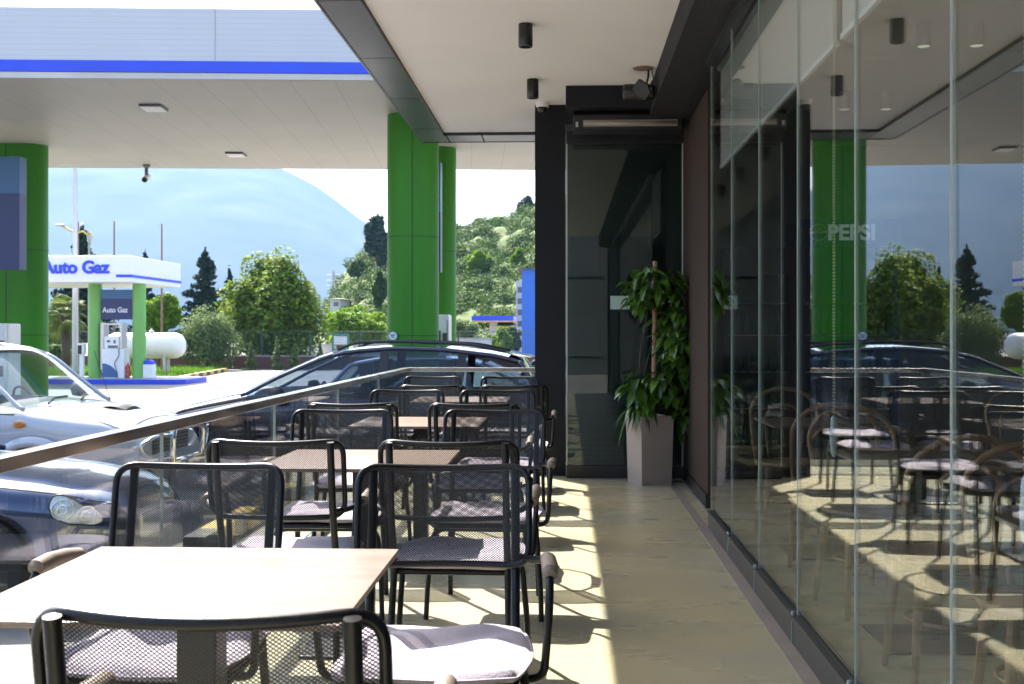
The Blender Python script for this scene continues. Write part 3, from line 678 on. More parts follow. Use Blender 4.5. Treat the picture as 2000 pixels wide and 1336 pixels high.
# ------------------------------------------------------------------ street side behind the viewer, mirrored in the glass door
hb_ = thing('roadside_building', 'two-storey dark building across the street behind the viewer, mirrored in the glass', 'building', (-6, -30, GZ))
m = MB(); m.box(-14, 12, -8, 0, 0, 7.2); m.build('wall', mat('dark_render', (.05, .055, .055), .8, var=.1, scale=.5), hb_)
m = MB(); m.box(-14.4, 12.4, -8.4, .5, 7.21, 7.5); m.build('roof', M['dkroof'], hb_)
for k in range(8):
    for z in (.9, 4.3):
        m = MB(); m.box(-12.6+k*3.1, -11.2+k*3.1, .002, .03, z, z+1.6); f = m.build('window', M['lampdark'], hb_)
        m = MB(); m.box(-12.7+k*3.1, -11.1+k*3.1, .002, .09, z-.1, z-.001); m.build('sill', M['lampdark'], f)

# ------------------------------------------------------------------ cars
def smooth_interp(tab, x, w=.10):
    xs = [a for a, _ in tab]; ys = [b for _, b in tab]
    return float(np.mean([np.interp(x+d, xs, ys) for d in (-w, -w/2, 0, w/2, w)]))
def car(name, label, S_, paint, locx, locy, head):
    """x = 0 at the front bumper, growing to the rear; y to the left; built pointing along -X of its own frame"""
    t = thing(name, label, 'car', (locx, locy, GZ), head)
    L, W = S_['L'], S_['W']; wheels = S_['wheels']; wr_ = S_['wr']; zb = S_['zb']
    top = lambda x: smooth_interp(S_['top'], x, .05); sh = lambda x: smooth_interp(S_['sh'], x, .05); wid = lambda x: smooth_interp(S_['wid'], x, .04)*W
    def low(x):
        z = smooth_interp(S_['low'], x, .03)
        for wx in wheels:
            d = abs(x-wx); ra = wr_+.055
            if d < ra: z = max(z, wr_+math.sqrt(ra*ra-d*d))
        return z
    def crown(x, yn):                       # height of the upper surface at yn in 0..1 of the half width
        zt, zs = top(x), sh(x)
        return zt-(zt-zs)*max(0, yn)**3.0
    sx = set(np.round(np.linspace(0, L, int(L/.05)+1), 4))
    for wx in wheels:
        for a in np.linspace(-1, 1, 25): sx.add(round(wx+a*(wr_+.056), 4))
    sx = sorted(x for x in sx if 0 <= x <= L)
    half = [(0, 'c', 0), (.3, 'c', 0), (.55, 'c', 0), (.75, 'c', 0), (.88, 'c', 0), (.955, 'c', 0), (.99, 's', .06), (1.0, 's', .14), (1.0, 'm', .55), (.995, 'm', .3), (.985, 'm', .08), (.965, 'm', 0.0)]
    rows = []
    for x in sx:
        w_ = wid(x); zs, zl = sh(x), low(x); r_ = []
        for yn, k, v in half:
            if k == 'c': z = crown(x, yn)-(.02 if yn > .95 else 0)
            elif k == 's': z = zs-v
            else: z = zl+(zs-.14-zl)*v/1.0 if zs-.14 > zl else zl
            if k == 's': z = max(z, zl+.01)
            r_.append((x, -yn*w_, z))
        rows.append([(x, -y, z) for x, y, z in r_[::-1]][:-1]+r_)
    m = MB(); m.grid(rows)
    c0, c1 = S_['cab'][0][0], S_['cab'][-1][0]; nc = len(rows[0])
    # dark deck under the glasshouse
    k = 0
    for i in range(len(rows)-1):
        for j in range(nc-1):
            xm = (sx[i]+sx[i+1])/2; ym = abs(rows[i][j][1]+rows[i][j+1][1])/2/max(.01, wid(xm))
            if c0+.08 < xm < c1-.1 and ym < .8: m.m[k] = 1
            k += 1
    m.f.append(tuple(range(nc))); m.m.append(0); n0 = (len(rows)-1)*nc; m.f.append(tuple(n0+j for j in range(nc))[::-1]); m.m.append(0)
    m.build('body', [paint, M['interior']], t, 'auto')
    def section(x):
        w_ = wid(x); zs, zl = sh(x), low(x); o_ = []
        for yn, k, v in half:
            z = crown(x, yn)-(.02 if yn > .95 else 0) if k == 'c' else (max(zs-v, zl+.01) if k == 's' else zl+(zs-.14-zl)*v)
            o_.append((yn*w_, z))
        return o_
    def secy(x, z):
        o_ = section(x)[5:][::-1]; return float(np.interp(z, [b for a, b in o_], [a for a, b in o_]))
    def surf(x, yn):                        # a point on the upper surface
        o_ = section(x); y = yn*wid(x); return (x, y, float(np.interp(abs(y), [a for a, b in o_[:7]], [b for a, b in o_[:7]])))
    for s in (-1, 1):
        m = MB(); m.tube([(lambda p: (p[0], s*p[1], p[2]+.001))(surf(x, .90-.10*(x < .2)*(.2-x)/.2)) for x in np.linspace(.10, c0+.05, 26)], .004, 4); m.build('bonnet_joint', M['trim'], t)
    m = MB(); m.tube([(lambda p: (p[0], p[1], p[2]+.002))(surf(.10+.03*(1-abs(q)), q*.80)) for q in np.linspace(-1, 1, 22)], .004, 4); m.build('bonnet_joint', M['trim'], t)
    m = MB(); m.box(.3, L-.3, -W+.12, W-.12, zb+.02, sh(L/2)-.25)
    for wx in wheels: pass
    m.build('underbody', M['trim'], t)
    # glasshouse
    cab = S_['cab']; zr = lambda x: smooth_interp(cab, x, .04); wb = S_['wb']*W; wt = S_['wt']*W
    x1, x2 = S_['roof']                     # where the windscreen ends and the rear screen begins
    def roofw(x):
        f = (zr(x)-sh(x))/(S_['zroof']-sh(x)); f = max(0, min(1, f)); return wb+(wt-wb)*f
    def side(x, f, off=0): return (roofw(x)*f+wb*(1-f)+off, (zr(x)-.02)*f+(sh(x)-.02)*(1-f))
    def strip(name_, f0, f1, xa, xb, slant, off, mt, th=.02, par=t):
        for s in (-1, 1):
            m = MB(); g = []
            for i in range(13):
                x = xa+(xb-xa)*i/12; row = []
                for k2 in range(6):
                    f = f0+(f1-f0)*k2/5; xx = x+slant*f; y, z = side(xx, f, off); row.append((xx, s*y, z))
                g.append(row)
            m.grid(g); m.build(name_, mt, par, True)
    # side glass
    xs_ = np.linspace(c0+.03, c1-.03, 60); m = MB()
    for s in (-1, 1): m.grid([[(x, s*side(x, f)[0], side(x, f)[1]) for f in (0, .5, 1)] for x in xs_])
    m.build('side_windows', S_.get('sglass', M['carglass']), t, True)
    def topgrid(xa, xb, n, off=0, lim=1.0):
        g = []
        for x in np.linspace(xa, xb, n):
            w_ = roofw(x)*lim; g.append([(x-.10*(1-(yy/1.0)**2)*S_.get('bow', 1)*(1 if xb <= x1+.01 else 0), yy*w_, zr(x)+off+.035*(1-yy*yy)-.02*abs(yy)**6) for yy in np.linspace(-1, 1, 15)])
        return g
    m = MB(); m.grid(topgrid(c0, x1, 14)); m.build('windscreen', M['carglass'], t, True)
    m = MB(); m.grid(topgrid(x1, x2, 30, 0)); g = topgrid(x1, x2, 30, -.03); m.grid([r_[::-1] for r_ in g]); m.build('roof', S_.get('roofmat', paint), t, True)
    m = MB(); m.grid(topgrid(x2, c1, 14)); m.build('rear_window', M['darkglass'], t, True)
    # pillars and roof rails along the edge
    def edge(xa, xb, n=20, dz=0): return [(x, roofw(x), zr(x)-.015+dz) for x in np.linspace(xa, xb, n)]
    for s in (-1, 1):
        m = MB(); m.tube([(x-.01, s*y, z) for x, y, z in edge(c0-.03, x1, 16)], .021, 8); m.tube([(x, s*y, z) for x, y, z in edge(x1, x2, 16)], .024, 8); m.tube([(x, s*y, z) for x, y, z in edge(x2, c1, 12)], .03, 8)
        m.build('roof_pillar', paint, t, True)
    for bx, bw, sl in S_['pillars']: strip('window_pillar', 0, 1, bx, bx+bw, sl, .004, S_.get('pilmat', M['trim']))
    m = MB()
    for s in (-1, 1): m.tube([(x, s*(wb+.004), sh(x)-.015) for x in np.linspace(c0+.05, c1-.1, 30)], .009, 6)
    m.build('window_trim', M['trim'], t)
    # door joints, handles
    m = MB()
    for dx in S_['joints']:
        for s in (-1, 1):
            pts = []
            for k2 in range(9):
                z = sh(dx)-.05-(sh(dx)-.05-zb-.12)*k2/8; f = 1.0
                pts.append((dx, s*(wid(dx)*(1.0 if k2 > 1 else .985+.007*k2)+.0012), z))
            m.tube(pts, .0035, 4)
    if m.v: m.build('door_joint', M['trim'], t)
    for dx in S_['handles']:
        for s in (-1, 1):
            m = MB(); m.box(dx, dx+.18, s*wid(dx)-.012, s*wid(dx)+.025*1, sh(dx)-.20, sh(dx)-.175); m.build('door_handle', S_.get('handle', paint), t, bevel=.005)
    # wheels
    for wx in wheels:
        for s in (-1, 1):
            yy = s*(W-.13); m = MB(); m.lathe([(wr_*.62, -.10), (wr_*.93, -.10), (wr_, -.07), (wr_, .07), (wr_*.93, .10), (wr_*.62, .10)], (wx, yy, wr_), 32, 'y'); tyre = m.build('wheel', M['rubber'], t, 'auto')
            m = MB(); m.lathe([(wr_*.62, s*.07), (wr_*.60, s*.095), (wr_*.55, s*.05), (wr_*.2, s*.07), (.02, s*.075)], (wx, yy, wr_), 24, 'y')
            for k2 in range(7):
                a = 2*math.pi*k2/7; rt = Matrix.Rotation(a, 3, 'Y'); c = Vector((wx, yy+s*.085, wr_)); vv = []
                for (px2, pz2) in ((-.03, .03), (.03, .03), (.022, wr_*.6), (-.022, wr_*.6)):
                    for dy in (-.012, .012): vv.append(c+rt@Vector((px2, dy, pz2)))
                m.add(vv, [(0, 2, 4, 6), (1, 7, 5, 3), (0, 1, 3, 2), (2, 3, 5, 4), (4, 5, 7, 6), (6, 7, 1, 0)])
            m.build('rim', M['alu'], tyre)
    # inside: dashboard, wheel, seats
    m = MB(); zc = sh(c0+.3); m.box(c0+.05, c0+.45, -wb+.06, wb-.06, zc-.25, zc-.01); m.build('dashboard', S_.get('dash', M['interior']), t, bevel=.05)
    m = MB(); sw = (c0+.62, S_.get('drv', -.36), zc-.0)
    m.tube([(sw[0]+.07*math.sin(a), sw[1]+.18*math.cos(a), sw[2]+.17*math.sin(a)) for a in np.linspace(0, 2*math.pi, 22)[:-1]], .013, 7, closed=True); m.box(sw[0]-.02, sw[0]+.02, sw[1]-.16, sw[1]+.16, sw[2]-.03, sw[2]+.03)
    m.build('steering_wheel', M['trim'], t)
    for xx in S_['seats']:
        for yy in (-.37, .37):
            m = MB(); m.grid([[(xx+.10*zz+.05*math.cos(3*yv), yy+yv*(1-.25*zz), zc-.35+.62*zz) for yv in np.linspace(-.23, .23, 7)] for zz in np.linspace(0, 1, 6)])
            m.grid([[(xx+.10+.10*zz, yy+yv*(1-.25*zz), zc-.35+.62*zz) for yv in np.linspace(.23, -.23, 7)] for zz in np.linspace(0, 1, 6)])
            m.box(xx+.10, xx+.19, yy-.13, yy+.13, zc+.28, zc+.46); m.build('seat', M['interior'], t, 'auto', bevel=.02)
    return t, dict(top=top, sh=sh, wid=wid, crown=crown, side=side, zr=zr, roofw=roofw, W=W, low=low, secy=secy, surf=surf)
def mirror_part(t, x, y, z, paint):
    for s in (-1, 1):
        m = MB(); m.lathe([(.02, -.07), (.10, -.06), (.12, 0), (.11, .05), (.06, .075)], (x, s*(y+.12), z), 14, 'x'); m.v = [(a, b, z+(c-z)*.72) for a, b, c in m.v]
        m.tube([(x, s*y*.97, z-.05), (x, s*(y+.08), z-.02)], .02, 6); m.build('side_mirror', paint, t, True)

# white off-road car, front towards +X -> heading: own -x to world +x
spec = dict(L=4.6, W=.88, zb=.34, wr=.37, wheels=[.90, 3.55], top=[(0, .86), (.05, .98), (.25, 1.05), (.6, 1.10), (1.05, 1.15), (1.6, 1.19), (4.5, 1.17), (4.6, .95)],
  sh=[(0, .70), (.06, .86), (.3, .99), (1.05, 1.09), (1.7, 1.10), (4.5, 1.10), (4.6, .9)], wid=[(0, .80), (.12, .90), (.5, .97), (1.2, 1.0), (4.2, 1.0), (4.6, .9)], low=[(0, .42), (.3, .36), (4.6, .40)],
  cab=[(1.04, 1.13), (1.2, 1.26), (1.54, 1.55), (1.72, 1.64), (2.2, 1.70), (3.8, 1.71), (4.25, 1.67), (4.5, 1.18)], roof=(1.64, 4.22), wb=.95, wt=.78, zroof=1.70, bow=1.2,
  pillars=[(2.30, .10, .02), (3.35, .10, .02)], joints=[1.22, 2.34, 3.4], handles=[2.4, 3.25], seats=[2.45, 3.3], dash=M['lightgreyint'], pilmat=M['suvwhite'])
suv, sf = car('off_road_car', 'white off-road car parked nose-in with its bull bar towards the terrace railing', spec, M['suvwhite'], -3.74, 10.85, math.pi-.07)
# car-local: x grows to the rear, heading pi puts the front at world +X; local +y = world -Y (near side)
m = MB()
for s in (-1, 1):
    m.lathe([(.02, -.03), (.10, -.02), (.13, .02), (.12, .06)], (.10, s*.60, .80), 18, 'x'); m.v = m.v[:-4*18]+[(a-.02, b, .80+(c-.80)*.72) for a, b, c in m.v[-4*18:]]
    m.build('headlight', M['lamp'], suv, True); m = MB()
    q = MB(); q.lathe([(.02, -.012), (.055, -.01), (.06, .02)], (.07, s*.62, .80), 14, 'x'); q.build('headlight_bowl', M['lampdark'], suv, True)
m = MB(); m.box(-.005, .05, -.42, .42, .68, .88); m.build('grille', M['lampdark'], suv, bevel=.015)
m = MB()
for k in range(6): m.box(-.012, -.006, -.40, .40, .70+k*.032, .712+k*.032)
m.build('grille_bars', M['trim'], suv)
m = MB(); m.box(-.10, .12, -.84, .84, .42, .62); m.build('bumper', M['suvwhite'], suv, bevel=.05)
m = MB(); m.box(-.115, -.103, -.26, .26, .50, .61); pp = m.build('number_plate', M['white'], suv)
text_mesh('plate_lettering', 'AA 358L', .115, .001, M['kerbblack'], pp, (-.117, .235, .515), (R(90), 0, R(-90)), .003)
bar = []
m = MB(); m.tube(fillet([(-.16, -.36, .42), (-.18, -.36, .93), (-.18, .36, .93), (-.16, .36, .42)], .10, 7), .034, 14); m.tube([(-.17, -.36, .62), (-.17, .36, .62)], .022, 10)
for s in (-1, 1): m.tube(fillet([(-.175, s*.36, .86), (-.13, s*.62, .88), (-.05, s*.80, .80), (-.08, s*.66, .66), (-.17, s*.36, .66)], .06, 5), .018, 10)
m.build('bull_bar', M['chrome'], suv, True)
m = MB(); m.lathe([(.01, .0), (.045, .006), (.05, .0)], (1.02, .885, .99), 18, 'y'); m.v = [(1.02+(x-1.02)*1.15, y+.0, .99+(z-.99)*.65) for x, y, z in m.v]; m.build('indicator', M['orange'], suv, True)
m = MB(); m.grid([[(.38+.30*a, .27*b*(1-.4*abs(a-.5)), sf['top'](.38+.3*a)+.002+.035*math.sin(math.pi*min(1, a*1.3))*(1-b*b)) for b in np.linspace(-.6, .6, 7)] for a in np.linspace(0, 1, 9)]); m.build('bonnet_scoop', M['trim'], suv, True)
m = MB(); m.grid([[(.36+.01*a, .17*b, sf['top'](.36)+.003+.035*a*(1-b*b)) for b in np.linspace(-1, 1, 9)] for a in (0, 1)]); m.build('scoop_mouth', M['trim'], suv)
m = MB()
for (y0, y1) in ((.50, -.05), (-.12, -.62)):
    m.tube([(.95, y0, 1.155), (1.04, (y0+y1)/2, 1.19), (1.06, y1, 1.19)], .012, 6)
m.build('wiper', M['trim'], suv)
m = MB(); m.tube([(.93, -.70, 1.10), (1.12, -.72, 1.62)], .0035, 5); m.build('aerial', M['trim'], suv)
for s in (-1, 1):
    for wx in spec['wheels']:
        m = MB(); g = []
        for a in np.linspace(R(-12), R(192), 24): g.append([(wx+(.425+d)*math.cos(a), s*(.88+e), .37+(.425+d)*math.sin(a)) for d, e in ((.0, .0), (.0, .045), (.05, .045), (.09, .0))])
        m.grid(g if s > 0 else [r_[::-1] for r_ in g]); m.build('wheel_flare', M['suvwhite'], suv, True)
mirror_part(suv, 1.40, .86, 1.22, M['suvwhite'])

# dark navy estate car side-on, front towards -X
spec = dict(L=4.55, W=.90, zb=.24, wr=.36, wheels=[.92, 3.62], top=[(0, .70), (.05, .82), (.25, .93), (.7, 1.03), (1.15, 1.12), (1.5, 1.14), (4.3, 1.12), (4.55, .95)],
  sh=[(0, .60), (.06, .74), (.3, .86), (1.1, 1.0), (2.2, 1.05), (4.3, 1.10), (4.55, .9)], wid=[(0, .72), (.12, .85), (.5, .96), (1.2, 1.0), (4.0, 1.0), (4.4, .93), (4.55, .86)], low=[(0, .30), (.3, .24), (4.2, .26), (4.55, .4)],
  cab=[(1.10, 1.09), (1.5, 1.30), (2.0, 1.52), (2.3, 1.595), (2.8, 1.635), (3.4, 1.62), (4.0, 1.55), (4.3, 1.48), (4.5, 1.12)], roof=(2.12, 4.28), wb=.95, wt=.74, zroof=1.63,
  pillars=[(2.62, .11, .05), (3.52, .10, .06)], joints=[1.5, 2.66, 3.5], handles=[2.4, 3.25], seats=[2.45, 3.3], handle=M['chrome'], drv=.36, sglass=glass_mat('tinted_side_glass', (.42, .48, .55), 1.5))
wag, wf = car('estate_car', 'dark navy estate car with roof rails parked side-on behind the far railing', spec, M['navy'], -4.82, 14.12, 0)
for s in (-1, 1):
    m = MB(); m.tube(fillet([(2.15, s*.60, 1.60), (2.35, s*.60, 1.685), (2.9, s*.60, 1.70), (3.7, s*.60, 1.665), (4.12, s*.60, 1.58)], .15, 6), .017, 8); m.build('roof_rail', M['trim'], wag, True)
    m = MB(); m.lathe([(.02, -.05), (.10, -.03), (.13, .05), (.11, .15)], (.12, s*.62, .70), 16, 'x'); m.build('headlight', M['lamp'], wag, True)
    m = MB(); m.box(4.40, 4.53, s*.80-.06, s*.80+.05, .80, 1.02); m.build('tail_light', M['red'], wag, bevel=.02)
m = MB(); m.grid([[(4.16+.26*a, .62*b, 1.575-.055*a+.012*(1-b*b)) for b in np.linspace(-1, 1, 9)] for a in (0, .5, 1)]); m.grid([[(4.16+.26*a, .62*b, 1.555-.045*a) for b in np.linspace(1, -1, 9)] for a in (0, .5, 1)]); m.build('rear_spoiler', M['navy'], wag, True)
mirror_part(wag, 1.52, .86, 1.10, M['trim'])

# dark blue saloon, nose towards the railing
spec = dict(L=4.5, W=.86, zb=.22, wr=.32, wheels=[.86, 3.55], top=[(0, .60), (.04, .71), (.2, .79), (.6, .87), (1.25, .95), (1.6, .97), (3.7, .98), (4.4, .94), (4.5, .8)],
  sh=[(0, .52), (.05, .64), (.3, .75), (1.1, .84), (2.2, .88), (4.3, .90), (4.5, .75)], wid=[(0, .62), (.10, .76), (.3, .88), (.6, .95), (1.2, 1.0), (4.0, 1.0), (4.5, .85)], low=[(0, .26), (.3, .20), (4.2, .22), (4.5, .35)],
  cab=[(1.50, .93), (1.8, 1.10), (2.25, 1.32), (2.5, 1.39), (2.9, 1.42), (3.4, 1.38), (3.8, 1.22), (4.1, 1.0)], roof=(2.32, 3.4), wb=.94, wt=.74, zroof=1.42,
  pillars=[(2.62, .09, .05)], joints=[1.55, 2.62], handles=[2.4, 3.25], seats=[2.45, 3.2], handle=M['chrome'])
mer, mf = car('saloon_car', 'dark blue metallic saloon car with peanut-shaped headlights close behind the railing', spec, M['mblue'], -2.84, 7.95, math.pi)
for s in (-1, 1):
    N_ = 44; ring = []
    for k in range(N_):
        a = 2*math.pi*k/N_; u_ = math.cos(a); v_ = math.sin(a)
        x = .265-.150*u_; zc_ = .665-.055*u_; hh = (.080-.018*u_)*(1-.30*math.exp(-(u_-.25)**2*14)*(v_ > 0)-.12*math.exp(-(u_-.25)**2*14)*(v_ < 0))
        ring.append((x, zc_+hh*v_*(abs(v_)**-.15 if abs(v_) > .01 else 1)))
    cx_, cz_ = .275, .67
    def on(x, z, off=0): return (x-off*.45, s*(mf['secy'](x, z)+off), z)
    m = MB(); g = [[on(cx_+(x-cx_)*q, cz_+(z-cz_)*q, .004+.014*(1-q**3)) for x, z in ring+ring[:1]] for q in np.linspace(0, 1, 8)]
    m.grid(g if s < 0 else [r_[::-1] for r_ in g]); m.build('headlight', M['lamp'], mer, True)
    m = MB(); m.tube([on(x, z, .004) for x, z in ring], .0055, 6, closed=True); m.build('headlight_seal', M['trim'], mer, True)
    for (x, z, r_) in ((.335, .685, .062), (.205, .645, .048)):
        m = MB(); m.tube([on(x+r_*math.cos(a), z+r_*math.sin(a), .017) for a in np.linspace(0, 2*math.pi, 25)[:-1]], .004, 5, closed=True); m.tube([on(x+r_*.45*math.cos(a), z+r_*.45*math.sin(a), .019) for a in np.linspace(0, 2*math.pi, 17)[:-1]], .005, 5, closed=True)
        m.build('lamp_reflector', M['chrome'], mer, True)
m = MB(); m.box(-.015, .04, -.32, .32, .42, .60); m.build('grille', M['chrome'], mer, bevel=.02)
mirror_part(mer, 1.72, .84, .98, M['mblue'])

# light grey hatchback behind the estate
spec = dict(L=4.0, W=.84, zb=.24, wr=.31, wheels=[.80, 3.25], top=[(0, .60), (.05, .72), (.25, .82), (.9, .95), (1.3, .98), (3.8, .98), (4.0, .8)],
  sh=[(0, .50), (.06, .64), (.3, .76), (1.1, .88), (3.8, .95), (4.0, .75)], wid=[(0, .70), (.12, .85), (.5, .96), (1.2, 1.0), (3.5, 1.0), (4.0, .88)], low=[(0, .28), (.3, .22), (4.0, .3)],
  cab=[(.95, .93), (1.4, 1.20), (1.8, 1.38), (2.3, 1.45), (3.2, 1.43), (3.6, 1.36), (3.95, .98)], roof=(1.75, 3.58), wb=.94, wt=.74, zroof=1.45,
  pillars=[(2.2, .10, .05), (3.2, .2, .1)], joints=[1.3, 2.3], handles=[2.0], seats=[2.1, 2.9])
hat, hf = car('hatchback_car', 'light silver hatchback seen through the windows of the estate car', spec, M['silver'], .55, 17.0, math.pi)
for s in (-1, 1):
    m = MB(); m.lathe([(.02, -.05), (.13, -.02), (.12, .08)], (3.93, s*.70, .92), 14, 'x'); m.build('tail_light', M['red'], hat, True)
# dark car at the far right, just its nose past the estate
spec = dict(spec); dk, _ = car('parked_car', 'dark blue car whose rear just shows between the estate car and the black pillar', spec, M['navy'], 3.1, 19.6, math.pi)

# ------------------------------------------------------------------ fuel station
CA = math.atan(.081)                       # the canopy stands a little askew to the terrace
CP = (X_at(740, 15.62), 15.62)
can = thing('station_canopy', 'huge white fuel station canopy with a blue band along its ribbed fascia', 'canopy', (CP[0], CP[1], 0), CA)
zc0 = Z_at(157, CP[0], CP[1]); zc1 = Z_at(20, CP[0], CP[1]); depth = 8.7
m = MB(); m.box(-26, 11, .06, depth, zc0+.02, zc0+.06); m.build('soffit', M['soffit'], can)
m = MB(); m.box(-26.05, 11.05, 0, .05, zc0+.24, zc1); m.box(-26.05, 11.05, depth, depth+.05, zc0+.02, zc1); m.box(11.0, 11.05, .051, depth-.001, zc0+.04, zc1); m.box(-26.05, -26, .051, depth-.001, zc0+.04, zc1); m.build('fascia', M['ribbed'], can)
m = MB(); m.box(-26.0, 11.0, .07, depth-.02, zc1-.3, zc1-.2); m.build('roof', M['dkroof'], can)
m = MB(); m.box(-26.06, 11.06, -.02, .045, zc0+.085, zc0+.238); m.box(11.051, 11.07, .05, depth, zc0+.085, zc0+.238); m.build('blue_band', M['blue'], can)
m = MB(); m.box(-26, 11, -.005, .055, zc0, zc0+.08)
m.build('edge_gutter', M['plaster'], can)
for k in range(-3, 3):
    m = MB(); m.box(k*2.7*1.9-2.2, k*2.7*1.9-2.192, -.003, -.0005, zc0+.24, zc1); m.build('panel_joint', M['kerbgrey'], can)
def can_local(px, Y):
    X = X_at(px, Y); d = Vector((X-CP[0], Y-CP[1])); return (d.x*math.cos(CA)+d.y*math.sin(CA), -d.x*math.sin(CA)+d.y*math.cos(CA))
def at_level(px, py, z): 
    u = (px-1000)/FPX; t_ = (z-EYE)*FPX/(650-py); return (t_*(-math.sin(TH)+u*math.cos(TH)), t_*(math.cos(TH)+u*math.sin(TH)))
lamp = None
for px, py, lab in ((300, 211, 'square white canopy light, nearer and larger of the two in view'), (461, 302, 'square white canopy light, farther and smaller of the two in view')):
    X, Y = at_level(px, py, zc0)
    if lamp is None:
        lamp = thing('canopy_light', lab, 'lamp', (X, Y, zc0+.02), CA, 'square lights under the station canopy')
        m = MB(); m.box(-.165, .165, -.22, .22, -.035, -.001); m.build('housing', M['lampdark'], lamp, bevel=.006)
        m = MB(); m.box(-.15, .15, -.20, .20, -.045, -.0355); m.build('diffuser', M['white'], lamp)
    else:
        c = copy_tree(lamp); c.location = (X, Y, zc0+.02); c['label'] = lab
X, Y = at_level(286, 324, zc0)
t = thing('security_camera', 'security camera hanging under the far edge of the station canopy', 'camera', (X, Y, zc0+.02), CA)
m = MB(); m.lathe([(.075, 0), (.075, -.03), (.035, -.07), (.035, -.2)], seg=14); m.build('bracket', M['lampdark'], t)
m = MB(); m.tube([(0, .10, -.22), (0, -.13, -.32)], .062, 12); m.build('housing', M['white'], t); m = MB(); m.tube([(0, -.131, -.3205), (0, -.15, -.33)], .052, 12); m.build('lens', M['blackmetal'], t)

def capsule(a, b, n=16):
    """a: half length between the centres along x, b: radius"""
    return [(a+b*math.cos(t_), b*math.sin(t_)) for t_ in np.linspace(-math.pi/2, math.pi/2, n)]+[(-a+b*math.cos(t_), b*math.sin(t_)) for t_ in np.linspace(math.pi/2, 3*math.pi/2, n)]
def column(px0, px1, Y, lab, seams=(0.0,), sticker=False):
    X = (X_at(px0, Y)+X_at(px1, Y))/2; wd = X_at(px1, Y)-X_at(px0, Y)
    t = thing('station_column', lab, 'column', (X, Y, GZ), CA, 'green columns of the fuel station')
    b = .30; a = wd/2-b; H = zc0+.019-GZ
    m = MB(); m.prism(capsule(a, b), .16, H); m.build('shaft', M['green'], t, 'auto')
    m = MB()
    for sx in seams: m.box(sx-.008, sx+.008, -b-.0035, -b+.01, .16, H-.002)
    poly = capsule(a+.003, b+.003)
    for zz in (1.75, 3.3):
        n = len(poly); m.add([(x, y, zz) for x, y in poly]+[(x, y, zz+.012) for x, y in poly], [(i, (i+1) % n, (i+1) % n+n, i+n) for i in range(n)])
    m.build('panel_joint', mat('dark_green_joint', (.012, .05, .008), .6), t)
    return t, a, b
column(757, 857, 18.3, 'green double-rounded column with a small round sticker, nearest behind the estate car')
t, a, b = kids(bpy.data.objects['station_column']), None, None
c0_ = bpy.data.objects['station_column']
m = MB(); m.lathe([(.075, -.312), (.075, -.306)], (-.30, 0, 1.75-.0), 26, 'y'); st = m.build('round_sticker', M['teal'], c0_); m = MB(); m.lathe([(.062, -.3155), (.062, -.3125)], (-.30, 0, 1.75), 26, 'y'); m.build('sticker_face', M['signwhite'], st)
m = MB(); m.box(-.335, -.265, -.3185, -.316, 1.755, 1.775); m.box(-.325, -.275, -.3185, -.316, 1.725, 1.742); m.build('sticker_print', M['lampdark'], st)
column(838, 891, 21.6, 'green column standing right behind the nearest green column', ())
column(-16, 91, 20.9, 'green column at the left edge of the picture beside a blue hanging sign', (-.12,))
def hang_sign(px0, px1, Y, py0, py1, label, th=.12, word=None, rz_=0, split=.36, frame=False):
    X = (X_at(px0, Y)+X_at(px1, Y))/2; wd = X_at(px1, Y)-X_at(px0, Y); z1 = Z_at(py0, X, Y); z0 = Z_at(py1, X, Y)
    t = thing('hanging_sign', label, 'sign', (X, Y, z0), rz_); H = z1-z0
    m = MB(); m.box(-wd/2, wd/2, -th/2, th/2, 0, H*(1-split)-.001); p = m.build('dark_panel', M['signblue'], t, bevel=.004)
    m = MB(); m.box(-wd/2, wd/2, -th/2, th/2, H*(1-split), H); m.build('light_panel', M['signlight'], t, bevel=.004)
    if word: text_mesh('lettering', word, .26, .002, M['signwhite'], p, (-wd/2+.10, -th/2-.003, H*.24), (R(90), 0, 0), .004, sx=.9)
    return t, X, wd
t, X, wd = hang_sign(-40, 45, 18.6, 308, 527, 'large blue sign panel with a lighter top in front of the left green column', .25, split=.33)
t, X, wd = hang_sign(853, 862, 20.2, 318, 532, 'narrow edge of a blue-grey sign panel between the two green columns', .3, split=.45)
# fuel pumps under the canopy
def pump(name, lab, X, Y, wd, H, rz_=0):
    t = thing(name, lab, 'fuel pump', (X, Y, GZ+.16), rz_, 'fuel pumps of the station'); h = wd/2
    m = MB(); m.box(-h, h, -.25, .25, 0, H); m.build('cabinet', M['white'], t, bevel=.03)
    m = MB(); m.box(-h*.8, -h*.15, -.262, -.252, H*.72, H*.86); m.box(h*.1, h*.75, -.262, -.252, H*.74, H*.84); m.build('display', M['lampdark'], t)
    m = MB(); m.box(-h*.6, h*.6, -.262, -.252, H*.50, H*.60); m.build('nozzle_bay', M['trim'], t)
    m = MB(); m.box(h*.72, h*.95, -.262, -.252, H*.06, H*.95); m.build('side_strip', M['alu'], t)
    return t
pump('fuel_pump', 'grey fuel pump partly hidden beside the green column behind the estate car', X_at(866, 19.9), 19.9, .24, 1.95)
pump('fuel_pump', 'white fuel pump with two displays at the foot of the left green column', X_at(6, 19.5), 19.5, .40, 1.8)
for px, Y, L_ in ((820, 20.1, 5.6), (20, 20.0, 5.6)):
    m = MB(); X = X_at(px, Y); m.prism([(x, y) for x, y in capsule(L_/2-.6, .6)], 0, .158); m.v = [(y, x, z) for x, y, z in m.v]
    o = m.build('pump_island', M['kerbgrey'], None, loc=(X, Y, GZ)); o.rotation_euler = (0, 0, CA)
    tag(o, 'raised kerb island under the '+('two green columns behind the estate car' if px == 820 else 'left green column behind the off-road car'), 'kerb island')

